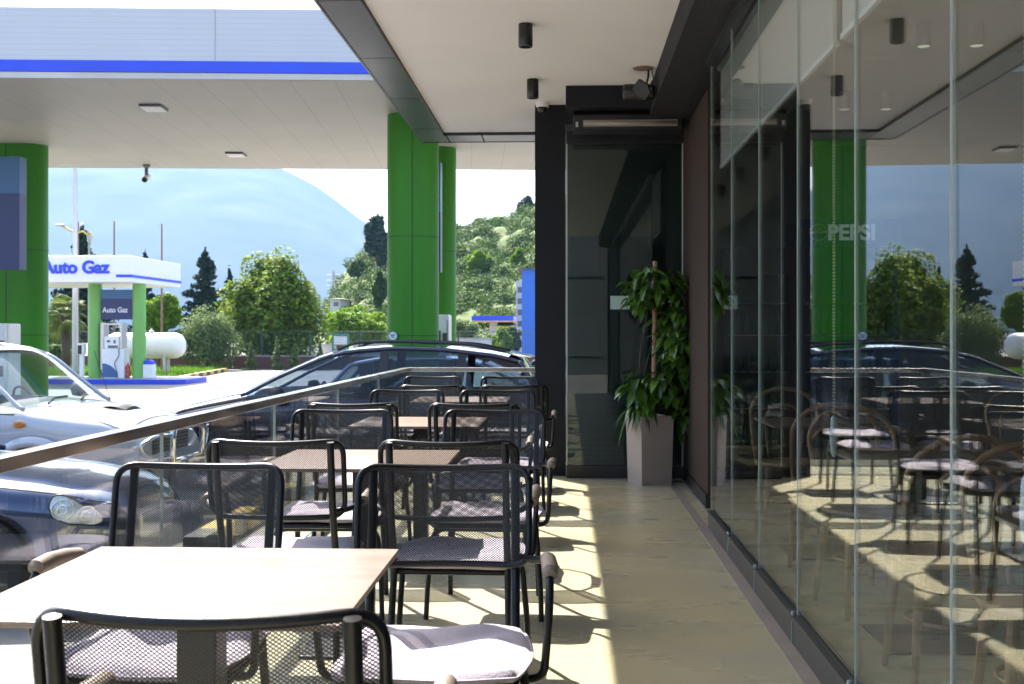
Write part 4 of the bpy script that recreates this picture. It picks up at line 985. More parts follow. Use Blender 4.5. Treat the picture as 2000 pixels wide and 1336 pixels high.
# ------------------------------------------------------------------ the autogas kiosk far across the road
gY = 39.6; gx1 = X_at(256, gY); zt = Z_at(499, gx1, gY); zbm = Z_at(551, gx1, gY)
ag = thing('autogas_canopy', 'small white canopy with blue Auto Gaz lettering on two pale green columns', 'canopy', (gx1, gY, GZ))
hz0, hz1 = zbm-GZ, zt-GZ
m = MB(); m.box(-5.4, -.0, 0, 5.2, hz0, hz1); m.build('roof_box', M['white'], ag, bevel=.02)
m = MB(); m.box(-.52, .03, -.03, -.001, hz0+.17, hz0+.26); m.box(.001, .03, .001, 5.22, hz0+.17, hz0+.26); m.build('blue_stripe', M['blue'], ag)
text_mesh('lettering', 'Auto Gaz', .60, .02, M['blue'], ag, (-3.12, -.03, hz0+.32), (R(90), 0, 0), .02, sx=1.0)
for px in (186, 272):
    m = MB(); X = X_at(px, 41.0)-gx1; m.lathe([(.235, .16), (.235, hz0-.001)], (X, 41.0-gY, 0), 28); m.build('column', M['limegreen'], ag, 'auto')
m = MB(); m.prism([(-4.9, .25), (1.45, .25), (1.75, .5), (1.75, 2.9), (1.4, 3.2), (-4.9, 3.2)], 0, .17); ki = m.build('kerb_island', M['blue'], ag)
m = MB(); m.prism([(-4.85, .4), (1.4, .4), (1.6, .6), (1.6, 2.8), (1.3, 3.1), (-4.85, 3.1)], .1701, .176); m.build('island_top', M['kerbgrey'], ki)
t, X, wd = hang_sign(196, 260, 41.0, 566, 624, 'blue sign reading Auto Gaz hung between the two pale green columns', .10, 'Auto Gaz', split=.30)
X = X_at(226, 41.0)
gp = thing('gas_pump', 'tall white autogas dispenser with a blue quarter circle and a black hose', 'fuel pump', (X, 41.0, GZ+.177))
m = MB(); m.box(-.40, .40, -.28, .28, 0, 1.05); m.box(-.32, .22, -.26, .26, 1.051, 1.50); m.build('cabinet', M['white'], gp, bevel=.02)
m = MB(); m.box(-.46, -.34, -.24, .24, .3, 1.9); m.box(.24, .33, -.24, .24, 1.06, 1.9); m.box(-.46, .33, -.24, .24, 1.901, 1.97); m.build('frame_post', M['alu'], gp)
m = MB(); pts = [(-.38, .03)]+[(-.38+.56*math.cos(a), .03+.50*math.sin(a)) for a in np.linspace(0, math.pi/2, 14)]; m.add([(x, -.2815, z) for x, z in pts], [tuple(range(len(pts)))]); m.build('blue_quarter', M['signlight'], gp)
m = MB(); m.box(-.22, -.10, -.268, -.261, 1.28, 1.36); m.box(.02, .10, -.268, -.261, 1.24, 1.36); m.box(-.18, .18, -.268, -.261, .98+.1, 1.17); m.build('display', M['lampdark'], gp)
m = MB(); m.tube(fillet([(.22, -.30, 1.05), (.26, -.34, .8), (.08, -.36, .55), (.20, -.34, .15), (.16, -.30, .02)], .12, 6), .016, 8); m.build('hose', M['trim'], gp)
m = MB(); m.lathe([(.06, 0), (.075, .02), (.075, .42), (.03, .50), (.03, .56)], seg=16); fe = m.build('fire_extinguisher', M['red'], None, 'auto', loc=(X_at(252, 41)-0.0, 40.9, GZ+.177)); tag(fe, 'red fire extinguisher standing beside the autogas dispenser', 'fire extinguisher')
lb = thing('litter_bin', 'white litter bin with a blue lid at the right end of the blue kerb island', 'bin', (X_at(292, 41), 41.0, GZ+.177))
m = MB(); m.box(-.18, .18, -.18, .18, 0, .50); m.build('bin_body', M['white'], lb, bevel=.02); m = MB(); m.box(-.18, .18, -.19, .19, .501, .52); m.lathe([(.19, .52), (.17, .60), (.08, .66)], seg=20); m.build('lid', M['blue'], lb)
py_ = thing('payment_post', 'white service post with a dark screen left of the autogas columns', 'post', (X_at(160, 41), 41.0, GZ+.177))
m = MB(); m.box(-.07, .07, -.06, .06, 0, .84); m.build('pedestal', M['white'], py_); m = MB(); m.box(-.13, .12, -.13, .13, .841, 1.25); hb = m.build('terminal', M['white'], py_, bevel=.02); m = MB(); m.box(-.10, .05, -.14, -.131, .86, 1.18); m.build('screen', M['blackmetal'], hb)
tk = thing('gas_tank', 'white horizontal gas tank on legs beyond the autogas canopy', 'tank', (X_at(330, 46.5), 46.5, GZ), R(4))
m = MB(); m.lathe([(.02, -2.6), (.25, -2.56), (.42, -2.42), (.51, -2.2), (.52, -2), (.52, .22), (.51, .34), (.42, .52), (.25, .64), (.02, .68)], (0, 0, 1.28), 32, 'x'); m.build('tank_body', M['white'], tk, 'auto')
for x in (-1.7, -.1):
    m = MB(); m.box(x-.05, x+.05, -.34, -.24, 0, .95); m.box(x-.05, x+.05, .24, .34, 0, .95); m.box(x-.05, x+.05, -.36, .36, .7, .8); m.build('leg', M['alu'], tk)
m = MB(); m.lathe([(.10, 0), (.10, .10), (.04, .12), (.04, .2)], (-.7, 0, 1.79), 12); m.build('valve_cap', M['alu'], tk)
# verge with kerb
kb = [G_at(322, 741, GZ+.15), G_at(372, 731, GZ+.15), G_at(436, 720, GZ+.15), (G_at(440, 714, GZ+.15)[0]-.3, 56.0)]
vg = MB(); P = [(-26.0, 45.2)]+[(-14.0, 43.3)]+kb+[(-26.0, 56.0)]
vg = MB(); vg.prism([(-26.0, 43.2), (kb[0][0]-1.5, kb[0][1]+.4)]+kb+[(-26.0, 56.0)], GZ+.004, GZ+.13); o = vg.build('grass_verge', mat('grass_soil', (.10, .12, .03), .95, var=.4, scale=3)); tag(o, kind='structure')
kr = thing('painted_kerb', 'kerb painted in yellow and black blocks along the grass verge', 'kerb', (kb[0][0], kb[0][1], GZ))
yb, bb = MB(), MB(); path = [Vector((*p, 0)) for p in [kb[0], kb[1], kb[2]]]
seg_pts = []
for a, b in zip(path[:-1], path[1:]):
    n = max(1, round((b-a).length/.85))
    seg_pts += [a.lerp(b, k/n) for k in range(n)]
seg_pts.append(path[-1])
for i, (a, b) in enumerate(zip(seg_pts[:-1], seg_pts[1:])):
    mm_ = yb if i % 2 == 0 else bb; d = (b-a).normalized(); nn = Vector((d.y, -d.x, 0))*.18
    q = [a-nn, b-nn, b, a]; q = [(p.x+nn.x-kb[0][0], p.y+nn.y-kb[0][1]) for p in (a, b)]+[(p.x-kb[0][0], p.y-kb[0][1]) for p in (b, a)]
    mm_.prism(q, 0, .17)
yb.build('yellow_blocks', M['yellow'], kr); bb.build('black_blocks', M['kerbblack'], kr)
kr2 = thing('wheel_stop_kerb', 'low kerb with yellow and black blocks before the off-road car, seen through the chairs', 'kerb', (-2.98, 13.2, GZ))
yb, bb = MB(), MB()
for k in range(9): (yb if k % 2 else bb).box(-.09, .09, -4+k*.42, -4+k*.42+.419, 0, .16)
yb.build('yellow_blocks', M['yellow'], kr2); bb.build('black_blocks', M['kerbblack'], kr2)
# brown yard wall with fence
wl = thing('yard_wall', 'long low brown wall behind the road', 'wall', (0, 57, GZ))
m = MB(); m.box(-60, 6, -.12, .12, 0, .62); m.build('wall_body', M['brownwall'], wl); m = MB(); m.box(-60, 6, -.15, .15, .6205, .67); m.build('coping', M['kerbgrey'], wl)
fc = thing('wire_fence', 'dark green wire fence on the brown yard wall', 'fence', (0, 57.0, GZ+.671))
for px in (60, 128, 225, 320, 415, 511, 606, 702, 800, 895, 985):
    x = X_at(px, 57); m = MB(); m.box(x-.04, x+.04, -.04, .04, 0, 1.22); m.build('post', M['fence'], fc)
m = MB()
for z in np.arange(.05, 1.2, .12): m.tube([(-60, 0, z), (6, 0, z)], .005, 4)
for x in np.arange(-34, 6, .10): m.tube([(x, .012, 0), (x, .012, 1.18)], .003, 3, caps=False)
m.tube([(-60, 0, 1.2), (6, 0, 1.2)], .014, 4)
m.build('wire_mesh', M['fence'], fc)
# grass blades and weeds on the verge
m = MB(); r4 = random.Random(9); vs, fs = [], []
for k in range(9000):
    y = r4.uniform(43.6, 55.5); f = (y-kb[0][1])/(kb[2][1]-kb[0][1]); f = max(0, min(1, f)); xm = kb[0][0]+(kb[2][0]-kb[0][0])*f
    x = r4.uniform(-24, xm-.25); h = r4.uniform(.05, .2); a = r4.uniform(0, 3.1); dx, dy = .03*math.cos(a), .03*math.sin(a); n0 = len(vs)
    vs += [(x-dx, y-dy, GZ+.12), (x+dx, y+dy, GZ+.12), (x+r4.uniform(-.06, .06), y+r4.uniform(-.06, .06), GZ+.12+h)]; fs.append((n0, n0+1, n0+2))
m.add(vs, fs); o = m.build('grass', M['grass']); tag(o, 'bright green grass growing on the kerbed verge', 'grass', kind='stuff')
# poles
def pole(name, lab, px, Y, py_top, r, mt, cat='pole', grp=None):
    X = X_at(px, Y); H = Z_at(py_top, X, Y)-GZ
    t = thing(name, lab, cat, (X, Y, GZ), 0, grp); m = MB(); m.tube([(0, 0, 0), (0, 0, H*.5), (0, 0, H)], [r, r*.85, r*.6], 10); m.build('shaft', mt, t, 'auto'); m = MB(); m.box(-r*1.8, r*1.8, -r*1.8, r*1.8, 0, .02); m.build('foot_plate', mt, t); return t, H
pole('metal_pole', 'very tall light grey pole rising out of view left of the autogas columns', 147, 46, 300, .13, M['pole'], grp='poles behind the autogas canopy')
pole('metal_pole', 'thin brown pole rising behind the lettering end of the autogas canopy', 223, 50, 432, .055, M['rust'], grp='poles behind the autogas canopy')
pole('metal_pole', 'thin rusty pole standing right of the autogas canopy beside the tank', 316, 50, 437, .055, M['rust'], grp='poles behind the autogas canopy')
pole('metal_pole', 'thin dark pole just right of the tall grey pole', 153, 52, 434, .05, M['rust'], grp='poles behind the autogas canopy')
t, H = pole('street_lamp', 'orange-brown street lamp with curved arm left of the pale green columns', 174, 52, 452, .07, M['cream'], 'street lamp')
m = MB(); m.tube([(0, 0, H*.97), (-.3, 0, H+.0), (-.6, 0, H-.1), (-1.2, -.1, H+.25)], .045, 8); m.tube([(0, 0, H*.92), (.15, 0, H*.955), (0, 0, H)], .03, 6); ar = m.build('arm', M['yellow'], t, True); m = MB(); m.box(-1.5, -1.1, -.2, 0, H+.24, H+.33); m.build('lamp_head', M['pole'], ar, bevel=.03)

# ------------------------------------------------------------------ trees
def leaves_mesh(blobs, n, L, seed=0, flat=.6, quads=True, hang=0.0):
    """blobs: (cx, cy, cz, rx, ry, rz, weight). Returns verts, faces of small folded leaf-sized quads through the crown's shell"""
    g = np.random.default_rng(seed); B = np.array(blobs, float); w_ = B[:, 6]/B[:, 6].sum(); idx = g.choice(len(B), n, p=w_)
    d = g.normal(size=(n, 3)); d /= np.linalg.norm(d, axis=1)[:, None]; q = g.random(n)**.33
    c = B[idx, :3]+d*B[idx, 3:6]*q[:, None]
    nrm = d*.7+g.normal(size=(n, 3))*.6; nrm[:, 2] += flat; nrm /= np.linalg.norm(nrm, axis=1)[:, None]
    a = np.cross(nrm, g.normal(size=(n, 3))); a /= np.linalg.norm(a, axis=1)[:, None]; a[:, 2] -= hang; b = np.cross(nrm, a)
    s = L*(.6+.8*g.random(n))[:, None]
    v = np.stack([c-a*s, c-b*s*.45+nrm*s*.12, c+a*s, c+b*s*.45+nrm*s*.12], 1).reshape(-1, 3)
    f = np.arange(4*n).reshape(-1, 4)
    return v, f
def np_obj(name, v, f, mt, parent=None, smooth=False):
    me = bpy.data.meshes.new(name); n = len(f); k = f.shape[1]
    me.vertices.add(len(v)); me.vertices.foreach_set('co', np.asarray(v, np.float32).ravel()); me.loops.add(n*k); me.loops.foreach_set('vertex_index', f.astype(np.int32).ravel())
    me.polygons.add(n); me.polygons.foreach_set('loop_start', np.arange(0, n*k, k, dtype=np.int32)); me.polygons.foreach_set('loop_total', np.full(n, k, np.int32))
    if smooth: me.polygons.foreach_set('use_smooth', np.ones(n, bool))
    me.materials.append(mt); me.update(calc_edges=True); o = bpy.data.objects.new(name, me); COL.objects.link(o); o.parent = parent; return o
def sub_blobs(cx, cy, cz, rx, ry, rz_, k, seed, lo=.22, hi=.42, bottom=-.9):
    g = random.Random(seed); out = [(cx, cy, cz, rx*.72, ry*.72, rz_*.72, .8*k/10)]
    for _ in range(k):
        th = g.uniform(0, 2*math.pi); u_ = g.uniform(bottom, 1); s = math.sqrt(max(0, 1-u_*u_)); r_ = g.uniform(lo, hi)
        q = g.uniform(.62, .86); out.append((cx+rx*q*s*math.cos(th), cy+ry*q*s*math.sin(th), cz+rz_*q*u_, rx*r_, ry*r_, rz_*r_, r_*r_*8/k*3))
    return out
def tree(name, lab, px, Y, py_top, py_bot, wpx, mt, n, L, k=22, cat='tree', trunk_z=None, seed=1, grp=None, rzf=1.0, base=None, hang=0, flat=.6, tr=.12, lo=.22, hi=.42):
    X = X_at(px, Y); zb_ = GZ if base is None else base; zt = Z_at(py_top, X, Y); z0 = Z_at(py_bot, X, Y); rx = wpx/2/FPX*Y
    t = thing(name, lab, cat, (X, Y, zb_), 0, grp); cz = (zt+z0)/2-zb_; rz_ = (zt-z0)/2
    bl = sub_blobs(0, 0, cz, rx*.92, rx*.85, rz_*.92, k, seed, lo, hi)
    v, f = leaves_mesh(bl, n, L, seed, hang=hang, flat=flat); np_obj('crown', v, f, mt, t)
    m = MB(); g = random.Random(seed)
    m.tube([(0, 0, 0), (.05, 0, cz*.4), (.0, .05, cz)], [tr, tr*.8, tr*.45], 9)
    for b in bl[1:12]:
        h = cz*g.uniform(.45, .8); m.tube([(0, 0, h), ((b[0])*.5, b[1]*.5, (h+b[2])/2-.05), (b[0], b[1], b[2])], [tr*.42, tr*.28, tr*.1], 6)
    m.build('trunk', M['bark'], t, True); return t
def conifer(name, lab, px, Y, py_top, py_bot, wpx, mt, seed, n=5000, L=.14, grp=None, cat='tree', base=None):
    X = X_at(px, Y); zb_ = GZ if base is None else base; zt = Z_at(py_top, X, Y); z0 = Z_at(py_bot, X, Y); rx = wpx/2/FPX*Y
    t = thing(name, lab, cat, (X, Y, zb_), 0, grp); g = random.Random(seed); bl = []; H = zt-z0
    m = MB(); m.tube([(0, 0, 0), (0, 0, (zt-zb_)*.97)], [H*.022, H*.004], 8); zz0 = z0-zb_
    lev = 30
    for i in range(lev):
        f = i/lev; z = zz0+H*(f*.97); r_ = rx*(1-f)**.8*g.uniform(.55, 1.15)
        for j in range(max(3, int(7*(1-f)+2))):
            a = g.uniform(0, 2*math.pi); rr_ = r_*g.uniform(.6, 1.12)
            tip = (rr_*math.cos(a), rr_*math.sin(a), z+rr_*.10)
            m.tube([(0, 0, z-rr_*.1), tip], [H*.004, H*.0015], 4, caps=False)
            for q in (.4, .7, .98): bl.append((tip[0]*q, tip[1]*q, z-rr_*.1+(tip[2]-z+rr_*.1)*q-.03*H*.2, rr_*.2+H*.012, rr_*.2+H*.012, H*.022, .3+rr_/rx))
    bl.append((0, 0, zz0+H*.97, H*.012, H*.012, H*.045, .5)); bl.append((0, 0, zz0+H*.45, rx*.16, rx*.16, H*.42, 5))
    v, f = leaves_mesh(bl, n, L, seed, flat=.2); np_obj('crown', v, f, mt, t); m.build('trunk', M['bark'], t, True); return t
tree('broadleaf_tree', 'large rounded green tree behind the wire fence, the biggest tree in the picture', 528, 60, 486, 728, 218, M['leafA'], 30000, .15, 44, seed=4, tr=.22, flat=.9)
tree('broadleaf_tree', 'bright lime-green spreading tree behind the fence, left of the big green column', 692, 66, 590, 690, 136, M['leafB'], 9000, .12, 20, seed=8, grp=None)
tree('broadleaf_tree', 'bright yellow-green tree above the white gas tank', 312, 56, 562, 668, 92, M['leafB'], 8000, .12, 18, seed=12)
tree('olive_tree', 'grey-green olive tree between the gas tank and the big green tree', 405, 55, 600, 718, 125, M['leafO'], 17000, .065, 30, seed=21, hi=.5, hang=.2, tr=.09)
tree('broadleaf_tree', 'low yellowish tree behind the palm at the left', 118, 60, 600, 712, 110, M['leafA'], 6000, .11, 16, seed=27)
conifer('cypress_tree', 'dark conifer with a pointed top left of the big green tree', 400, 74, 484, 665, 120, M['leafC'], 3, 14000, .16)
conifer('cypress_tree', 'dark conifer whose top rises above the Auto Gaz canopy', 160, 62, 440, 660, 150, M['leafC'], 5, 16000, .16)
conifer('cypress_tree', 'slim dark conifer tip showing behind the right end of the Auto Gaz canopy', 283, 76, 488, 640, 62, M['leafC'], 6, 5000, .14)
conifer('cypress_tree', 'small dark conifer touching the left side of the big green tree', 448, 80, 520, 660, 40, M['leafC'], 7, 3500, .14)
for px, w_, top_, lab in ((541, 26, 655, 'slender light green young conifer at the fence below the big green tree'), (575, 30, 672, 'short bushy young conifer at the fence, second from the left'),
                         (625, 26, 664, 'slender young conifer at the fence in front of the white yard wall'), (490, 30, 668, 'young conifer at the fence beside the olive tree')):
    conifer('young_conifer', lab, px, 55.5, top_, 722, w_, M['leafO'], px, 1600, .06, 'young conifers along the fence', 'shrub')
# palm
Y = 47; X = X_at(127, Y); pt_ = thing('palm_tree', 'fan palm with a hanging crown left of the pale green columns', 'tree', (X, Y, GZ)); zt = Z_at(600, X, Y)-GZ
m = MB(); m.tube([(0, 0, 0), (.04, 0, zt*.4), (0, 0, zt*.9)], [.20, .17, .22], 12); m.build('trunk', M['bark'], pt_, True)
m = MB(); g = random.Random(2)
for k in range(46):
    a = g.uniform(0, 2*math.pi); el = g.uniform(-1.0, 1.1); Lf = g.uniform(.55, .8); d = Vector((math.cos(a)*math.cos(el), math.sin(a)*math.cos(el), math.sin(el)))
    c = Vector((0, 0, zt*.93))+d*Lf*.75+Vector((0, 0, -.1)); m.tube([(0, 0, zt*.88), tuple(c)], .012, 4)
    side = d.cross(Vector((0, 0, 1))).normalized(); up_ = side.cross(d)
    for j in range(15):
        b = (j-7)/7*1.5; dd = (d*math.cos(b)+side*math.sin(b)).normalized(); tip = c+dd*Lf*.75+Vector((0, 0, -.22*Lf)); mid = c+dd*Lf*.4+Vector((0, 0, .02)); pn = dd.cross(up_).normalized()*.028
        m.add([c-pn*.4, c+pn*.4, mid+pn, mid-pn, tip], [(0, 1, 2, 3), (3, 2, 4)])
m.build('fronds', M['palm'], pt_)
# flowering bushes below the palm
tree('shrub', 'low yellowish shrub at the foot of the palm', 118, 52, 668, 716, 70, M['leafO'], 2500, .08, 10, 'shrub', seed=33, tr=.04)

# ------------------------------------------------------------------ hillside at the right
def hill_h(X, Y):
    # silhouette rises to the right and backwards
    px = 1000+FPX*math.tan(math.atan2(X, Y)+TH)
    prof = [(560, 664), (628, 640), (640, 602), (662, 560), (690, 528), (720, 510), (760, 490), (830, 462), (895, 446), (940, 436), (1000, 432), (1045, 408), (1100, 395), (1300, 385), (1700, 420)]
    py = np.interp(px, [a for a, _ in prof], [b for _, b in prof]); Yr = 165.0
    top = (650-py)/FPX*Yr*1.0+EYE
    f = max(0, min(1, (Y-78)/(Yr-78))); f = f*f*(3-2*f)*.55+f*.45
    n_ = .8*math.sin(X*.21+1)*math.sin(Y*.17)+.4*math.sin(X*.55+Y*.31)+.35*math.sin(X*1.3-Y*.9)
    return GZ+(top-GZ)*f+n_*min(1, f*3)*(1 if top > 3 else max(0, top/3))
def hillside():
    cols = np.linspace(560, 1600, 130); Ys = np.concatenate([np.linspace(78, 168, 60), np.linspace(172, 230, 6)]); g = []
    for y in Ys:
        row = []
        for px in cols:
            x = X_at(px, y); z = hill_h(x, min(y, 165)) if y <= 168 else hill_h(X_at(px, 165), 165)-(y-165)*.15
            row.append((x, y, z))
        g.append(row)
    m = MB(); m.grid(g)
    mt, t_, b, o = new_mat('hill_dry_grass'); tc = t_.nodes.new('ShaderNodeTexCoord'); nz = t_.nodes.new('ShaderNodeTexNoise'); nz.inputs['Scale'].default_value = .14; nz.inputs['Detail'].default_value = 10; nz.inputs['Roughness'].default_value = .7
    t_.links.new(tc.outputs['Object'], nz.inputs['Vector']); rp = t_.nodes.new('ShaderNodeValToRGB'); e = rp.color_ramp.elements
    e[0].position = .35; e[0].color = (.03, .055, .012, 1); e[1].position = .68; e[1].color = (.06, .068, .02, 1); e.new(.5).color = (.09, .125, .025, 1)
    t_.links.new(nz.outputs[0], rp.inputs[0]); t_.links.new(rp.outputs[0], b.inputs['Base Color']); b.inputs['Roughness'].default_value = .95
    o = m.build('hillside', mt, None, True); tag(o, kind='structure')
hillside()
# scrub covering the hillside as one mass
g = np.random.default_rng(17); bl = []
for _ in range(1300):
    y = 86+78*g.random()**.8; px = 640+440*g.random(); x = X_at(px, y)
    if px < 700 and g.random() < .45: continue
    r_ = .35+.9*g.random()**2; bl.append((x, y, hill_h(x, y)+r_*.35, r_*1.2, r_*1.1, r_*.8, r_*r_))
v, f = leaves_mesh(bl, 130000, .15, 5); o = np_obj('hill_scrub', v, f, M['leafH']); tag(o, 'mixed green scrub covering the hillside', 'scrub', kind='stuff')
HT = [(736, 118, 422, 505, 52, 'P', 'grey-green pine at the left brow of the hill beside the big green column'), (752, 126, 445, 520, 40, 'P', 'second pine close behind the pine at the hill brow'),
      (1028, 160, 382, 425, 34, 'P', 'dark tree standing on the highest visible point of the hill'), (939, 162, 426, 455, 34, 'H', 'rounded dark bush on the hill skyline behind the green column'),
      (975, 150, 424, 462, 40, 'B', 'light green tree on the hill skyline, middle'), (955, 140, 462, 502, 84, 'H', 'wide dark green bush half way up the hill'), (935, 120, 488, 530, 56, 'B', 'bright green tree at the middle of the hill'),
      (1015, 142, 470, 520, 50, 'H', 'green tree near the black pillar half way up the hill'), (1012, 118, 486, 528, 28, 'B', 'small yellow-green tree above the blue building'), (912, 110, 560, 612, 56, 'B', 'pale green bush low on the hill right of the green columns'),
      (990, 112, 560, 612, 60, 'H', 'dark green bush low on the hill above the far filling station'), (742, 100, 530, 600, 30, 'H', 'bush on the slope just left of the big green column'), (700, 130, 508, 540, 40, 'H', 'small bush on the upper left slope'),
      (905, 70, 620, 672, 62, 'O', 'pale olive bush beside the green columns at street level'), (975, 66, 640, 690, 54, 'B', 'bright garden shrub in front of the far filling station'), (1003, 68, 636, 688, 40, 'O', 'garden shrub beside the blue building')]
mm = {'P': M['leafP'], 'H': M['leafH'], 'B': M['leafB'], 'O': M['leafO']}
for k, (px, Y, t0, b0_, w_, kd, lab) in enumerate(HT):
    X = X_at(px, Y); base = hill_h(X, Y)-.1 if Y > 78 else GZ
    tree('pine_tree' if kd == 'P' else 'hill_tree', lab, px, Y, t0, b0_+6, w_, mm[kd], 3200, .0024*Y if Y > 78 else .09, 14, seed=50+k, grp='trees and bushes on the hill', base=min(base, Z_at(b0_, X, Y)-.3), tr=.10, hi=.5)

# ------------------------------------------------------------------ buildings in the distance
def house(name, lab, px0, px1, Y, py0, py1, mt, roofmt, depth=6, windows=(), over=.3, cat='house'):
    x0, x1 = X_at(px0, Y), X_at(px1, Y); X = (x0+x1)/2; z1 = Z_at(py0, X, Y); z0 = min(Z_at(py1, X, Y), 999); h = (x1-x0)/2; base = GZ if Y < 78 else min(z0, hill_h(X, Y))-.6
    t = thing(name, lab, cat, (X, Y, base)); H = z1-base
    m = MB(); m.box(-h, h, 0, depth, 0, H); m.build('wall', mt, t)
    if roofmt:
        m = MB(); m.add([(-h-over, -over, H), (h+over, -over, H), (h+over, depth+over, H), (-h-over, depth+over, H), (-h*.3, depth/2, H+h*.35), (h*.3, depth/2, H+h*.35)], [(0, 1, 5, 4), (1, 2, 5), (2, 3, 4, 5), (3, 0, 4), (3, 2, 1, 0)]); m.build('roof', roofmt, t)
    for (fx, z_, w_, hh) in windows:
        m = MB(); m.box(-h+2*h*fx-w_/2, -h+2*h*fx+w_/2, -.03, -.005, H-z_-hh, H-z_); m.build('window', M['lampdark'], t)
    return t
house('blue_building', 'tall blue clad building with a tiled roof beside the black pillar', 1019, 1052, 62, 525, 700, M['bluewall'], M['tile'], 9, ((.3, 4.7, .25, .3),), .25, 'building')
house('apartment_building', 'narrow pale building with windows behind the blue building', 1008, 1022, 72, 548, 690, M['plaster'], None, 8, ((.5, .4, .25, .35), (.5, 1.1, .25, .35), (.5, 1.8, .25, .35), (.5, 2.5, .25, .35)), cat='building')
house('hill_house', 'small white house near the top of the hill', 992, 1016, 138, 452, 470, M['plaster'], None, 5, ((.3, .4, .5, .5),))
house('roadside_house', 'small pale house with a dark roof at the left foot of the hill', 645, 664, 112, 584, 608, M['plaster'], M['dkroof'], 6, ((.6, .3, .5, .4),))
house('long_shed', 'low grey shed with a sloping roof behind the garden shrubs', 960, 1010, 76, 636, 690, M['plaster'], M['dkroof'], 5, (), .2, 'shed')
# white yard walls beyond the fence
for k, (p0, p1, Y, t0, lab) in enumerate(((556, 617, 63, 669, 'white yard wall panel below the big green tree'), (618, 680, 64, 672, 'pale grey yard wall right of the white one'), (690, 756, 65, 669, 'light grey yard wall next to the big green column'), (892, 960, 64, 660, 'pale garden wall right of the green columns'))):
    x0, x1 = X_at(p0, Y), X_at(p1, Y); H = Z_at(t0, x0, Y)-GZ
    w_ = thing('boundary_wall', lab, 'wall', ((x0+x1)/2, Y, GZ), 0, None); m = MB(); m.box(-(x1-x0)/2, (x1-x0)/2, -.1, .1, 0, H-.08); m.build('wall_panel', M['plaster'] if k else M['white'], w_); m = MB(); m.box(-(x1-x0)/2-.02, (x1-x0)/2+.02, -.13, .13, H-.0795, H); m.build('coping', M['kerbgrey'], w_)
t = thing('information_frame', 'small teal framed stand with a white board beyond the fence', 'sign', (X_at(665, 60), 60, GZ))
m = MB()
for s in (-1, 1): m.box(s*.40-.04, s*.40+.04, -.05, .05, 0, 1.65)
m.box(-.44, .44, -.06, .06, 1.651, 1.75); m.box(-.36, .36, -.04, .04, .9, .98); m.build('frame', M['teal'], t)
m = MB(); m.box(-.35, .35, -.02, .02, 1.2, 1.62); m.build('board', M['white'], t); m = MB(); m.box(-.2, .2, -.05, .05, .985, 1.15); m.build('label_plate', M['redpaint'], t)
t = thing('small_loader', 'small machine in blue and yellow under the big green tree', 'machine', (X_at(515, 60), 60, GZ))
m = MB(); m.box(-.45, .45, -.5, .5, .35, .75); m.prism([(-.4, -.4), (.35, -.4), (.35, .4), (-.4, .4)], .751, .9); m.build('chassis', M['hi_vis'], t, bevel=.08)
m = MB(); m.box(.2, .95, -.45, .45, .5, 1.6, rot=Matrix.Rotation(R(8), 3, 'Y')); m.build('covered_cab', M['bluecloth'], t, bevel=.15)
for x in (-.35, .7):
    m = MB(); m.lathe([(.12, -.55), (.28, -.55), (.3, -.45), (.28, -.35)], (x, 0, .3), 20, 'y'); m.build('wheel', M['rubber'], t)
# far filling station
Y = 74; X = X_at(962, Y); t = thing('filling_station_roof', 'far filling station roof with a blue and yellow fascia on a white column', 'canopy', (X, Y, GZ)); z1 = Z_at(617, X, Y)-GZ; z0 = Z_at(626, X, Y)-GZ; h = 41/FPX*Y
m = MB(); m.box(-h, h, 0, 4, z0, z1); m.build('roof_slab', M['blue'], t); m = MB(); m.box(-h+.02, h-.02, .02, 3.9, z0-.1, z0-.001); m.build('yellow_edge', M['yellow'], t)
m = MB(); m.box(-.25, .25, .8, 1.4, 0, z0-.101); m.build('column', M['plaster'], t)
# lattice pylon
Y = 150; X = X_at(651, Y); zt = Z_at(528, X, Y); base = GZ; H = zt-base
t = thing('power_pylon', 'thin lattice power pylon left of the hill', 'pylon', (X, Y, base)); m = MB()
def wd_(z): return .7*(1-z/H)+.08
for sx, sy in ((-1, -1), (1, -1), (1, 1), (-1, 1)): m.tube([(sx*wd_(0), sy*wd_(0), 0), (sx*.08, sy*.08, H)], .035, 4)
zz = np.linspace(0, H*.97, 16)
for a, b in zip(zz[:-1], zz[1:]):
    for sy in (-1, 1): m.tube([(-wd_(a), sy*wd_(a), a), (wd_(b), sy*wd_(b), b)], .022, 3); m.tube([(wd_(a), sy*wd_(a), a), (-wd_(b), sy*wd_(b), b)], .022, 3)
m.build('lattice', M['pole'], t); m = MB()
for z in (.80, .87, .94): m.tube([(-.9, 0, H*z), (.9, 0, H*z)], .04, 4)
m.build('cross_arm', M['pole'], t)

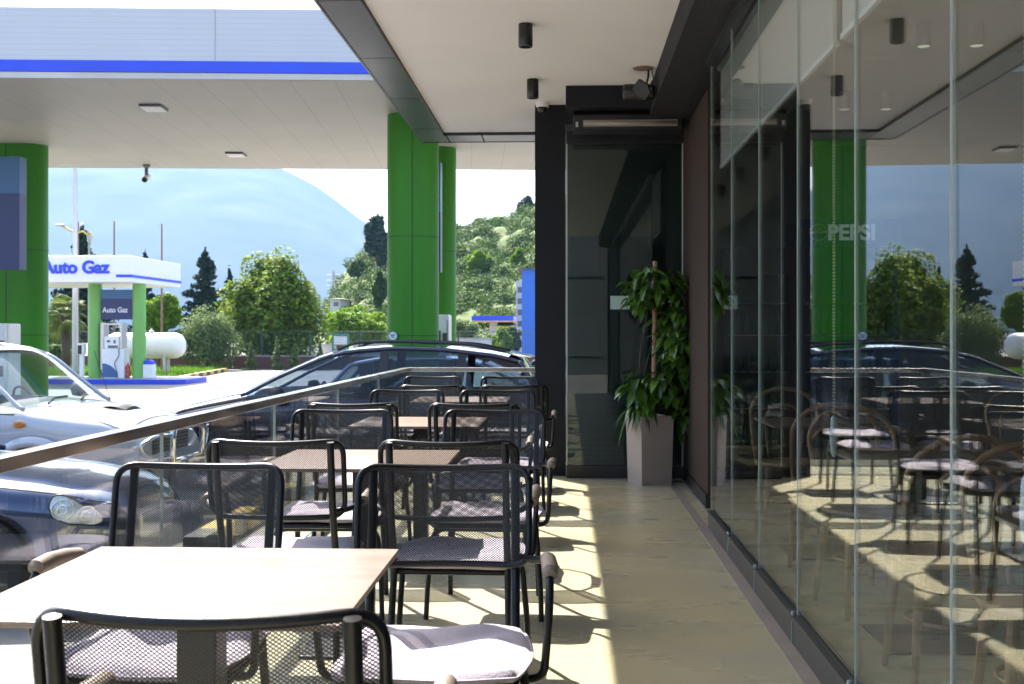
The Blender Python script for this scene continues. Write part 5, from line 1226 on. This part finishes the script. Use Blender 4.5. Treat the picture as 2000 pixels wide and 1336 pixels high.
# ------------------------------------------------------------------ mountain and the air in front of it
def mountain():
    prof = [(-2200, 330), (-900, 270), (-300, 255), (0, 250), (200, 262), (400, 285), (520, 312), (575, 338), (620, 362), (660, 392), (700, 424), (735, 446), (800, 480), (900, 530), (1050, 590), (1400, 640), (2200, 655)]
    xs = [a for a, _ in prof]; ys = [b for _, b in prof]; from mathutils import noise
    cols = np.linspace(-2200, 2200, 260); rows = 110; g = []
    for j in range(rows):
        f = j/(rows-1); Yd = 2150+850*f; row = []
        for px in cols:
            px_ = px; x = XR(px_)*Yd; py = np.interp(px_, xs, ys); top = (650-py)/FPX*3000+EYE
            h = GZ+(top-GZ)*(f**.85)
            n_ = noise.fractal(Vector((x*.006, Yd*.006, 3)), 1.0, 2.2, 6)
            h += (n_-.35)*15*f*min(1, (top/120))*(1-f**5); row.append((x, Yd, max(GZ+.3*f, h)))
        g.append(row)
    g.append([(x*1.05, y*1.05, GZ) for x, y, z in g[-1]])
    m = MB(); m.grid(g)
    mt, t_, b, o = new_mat('mountain_rock_and_scrub'); tc = t_.nodes.new('ShaderNodeTexCoord'); nz = t_.nodes.new('ShaderNodeTexNoise'); nz.inputs['Scale'].default_value = .004; nz.inputs['Detail'].default_value = 12; nz.inputs['Roughness'].default_value = .7
    t_.links.new(tc.outputs['Object'], nz.inputs['Vector']); rp = t_.nodes.new('ShaderNodeValToRGB'); e = rp.color_ramp.elements
    e[0].position = .42; e[0].color = (.016, .024, .018, 1); e[1].position = .72; e[1].color = (.030, .036, .032, 1)
    t_.links.new(nz.outputs[0], rp.inputs[0]); t_.links.new(rp.outputs[0], b.inputs['Base Color']); b.inputs['Roughness'].default_value = .95
    o = m.build('mountain', mt, None, True); tag(o, kind='structure')
mountain()
HAZE = 2.4e-4
m = MB(); m.box(-4200, 4200, -400, 3250, GZ-1, 560)
hm = bpy.data.materials.new('haze'); hm.use_nodes = True; t_ = hm.node_tree; t_.nodes.clear(); o_ = t_.nodes.new('ShaderNodeOutputMaterial'); pv = t_.nodes.new('ShaderNodeVolumePrincipled')
pv.inputs['Color'].default_value = (.185, .335, .57, 1); pv.inputs['Density'].default_value = HAZE; pv.inputs['Anisotropy'].default_value = .2; t_.links.new(pv.outputs[0], o_.inputs['Volume'])
o = m.build('haze', hm); tag(o, 'pale blue summer haze over the valley', 'haze', kind='stuff')
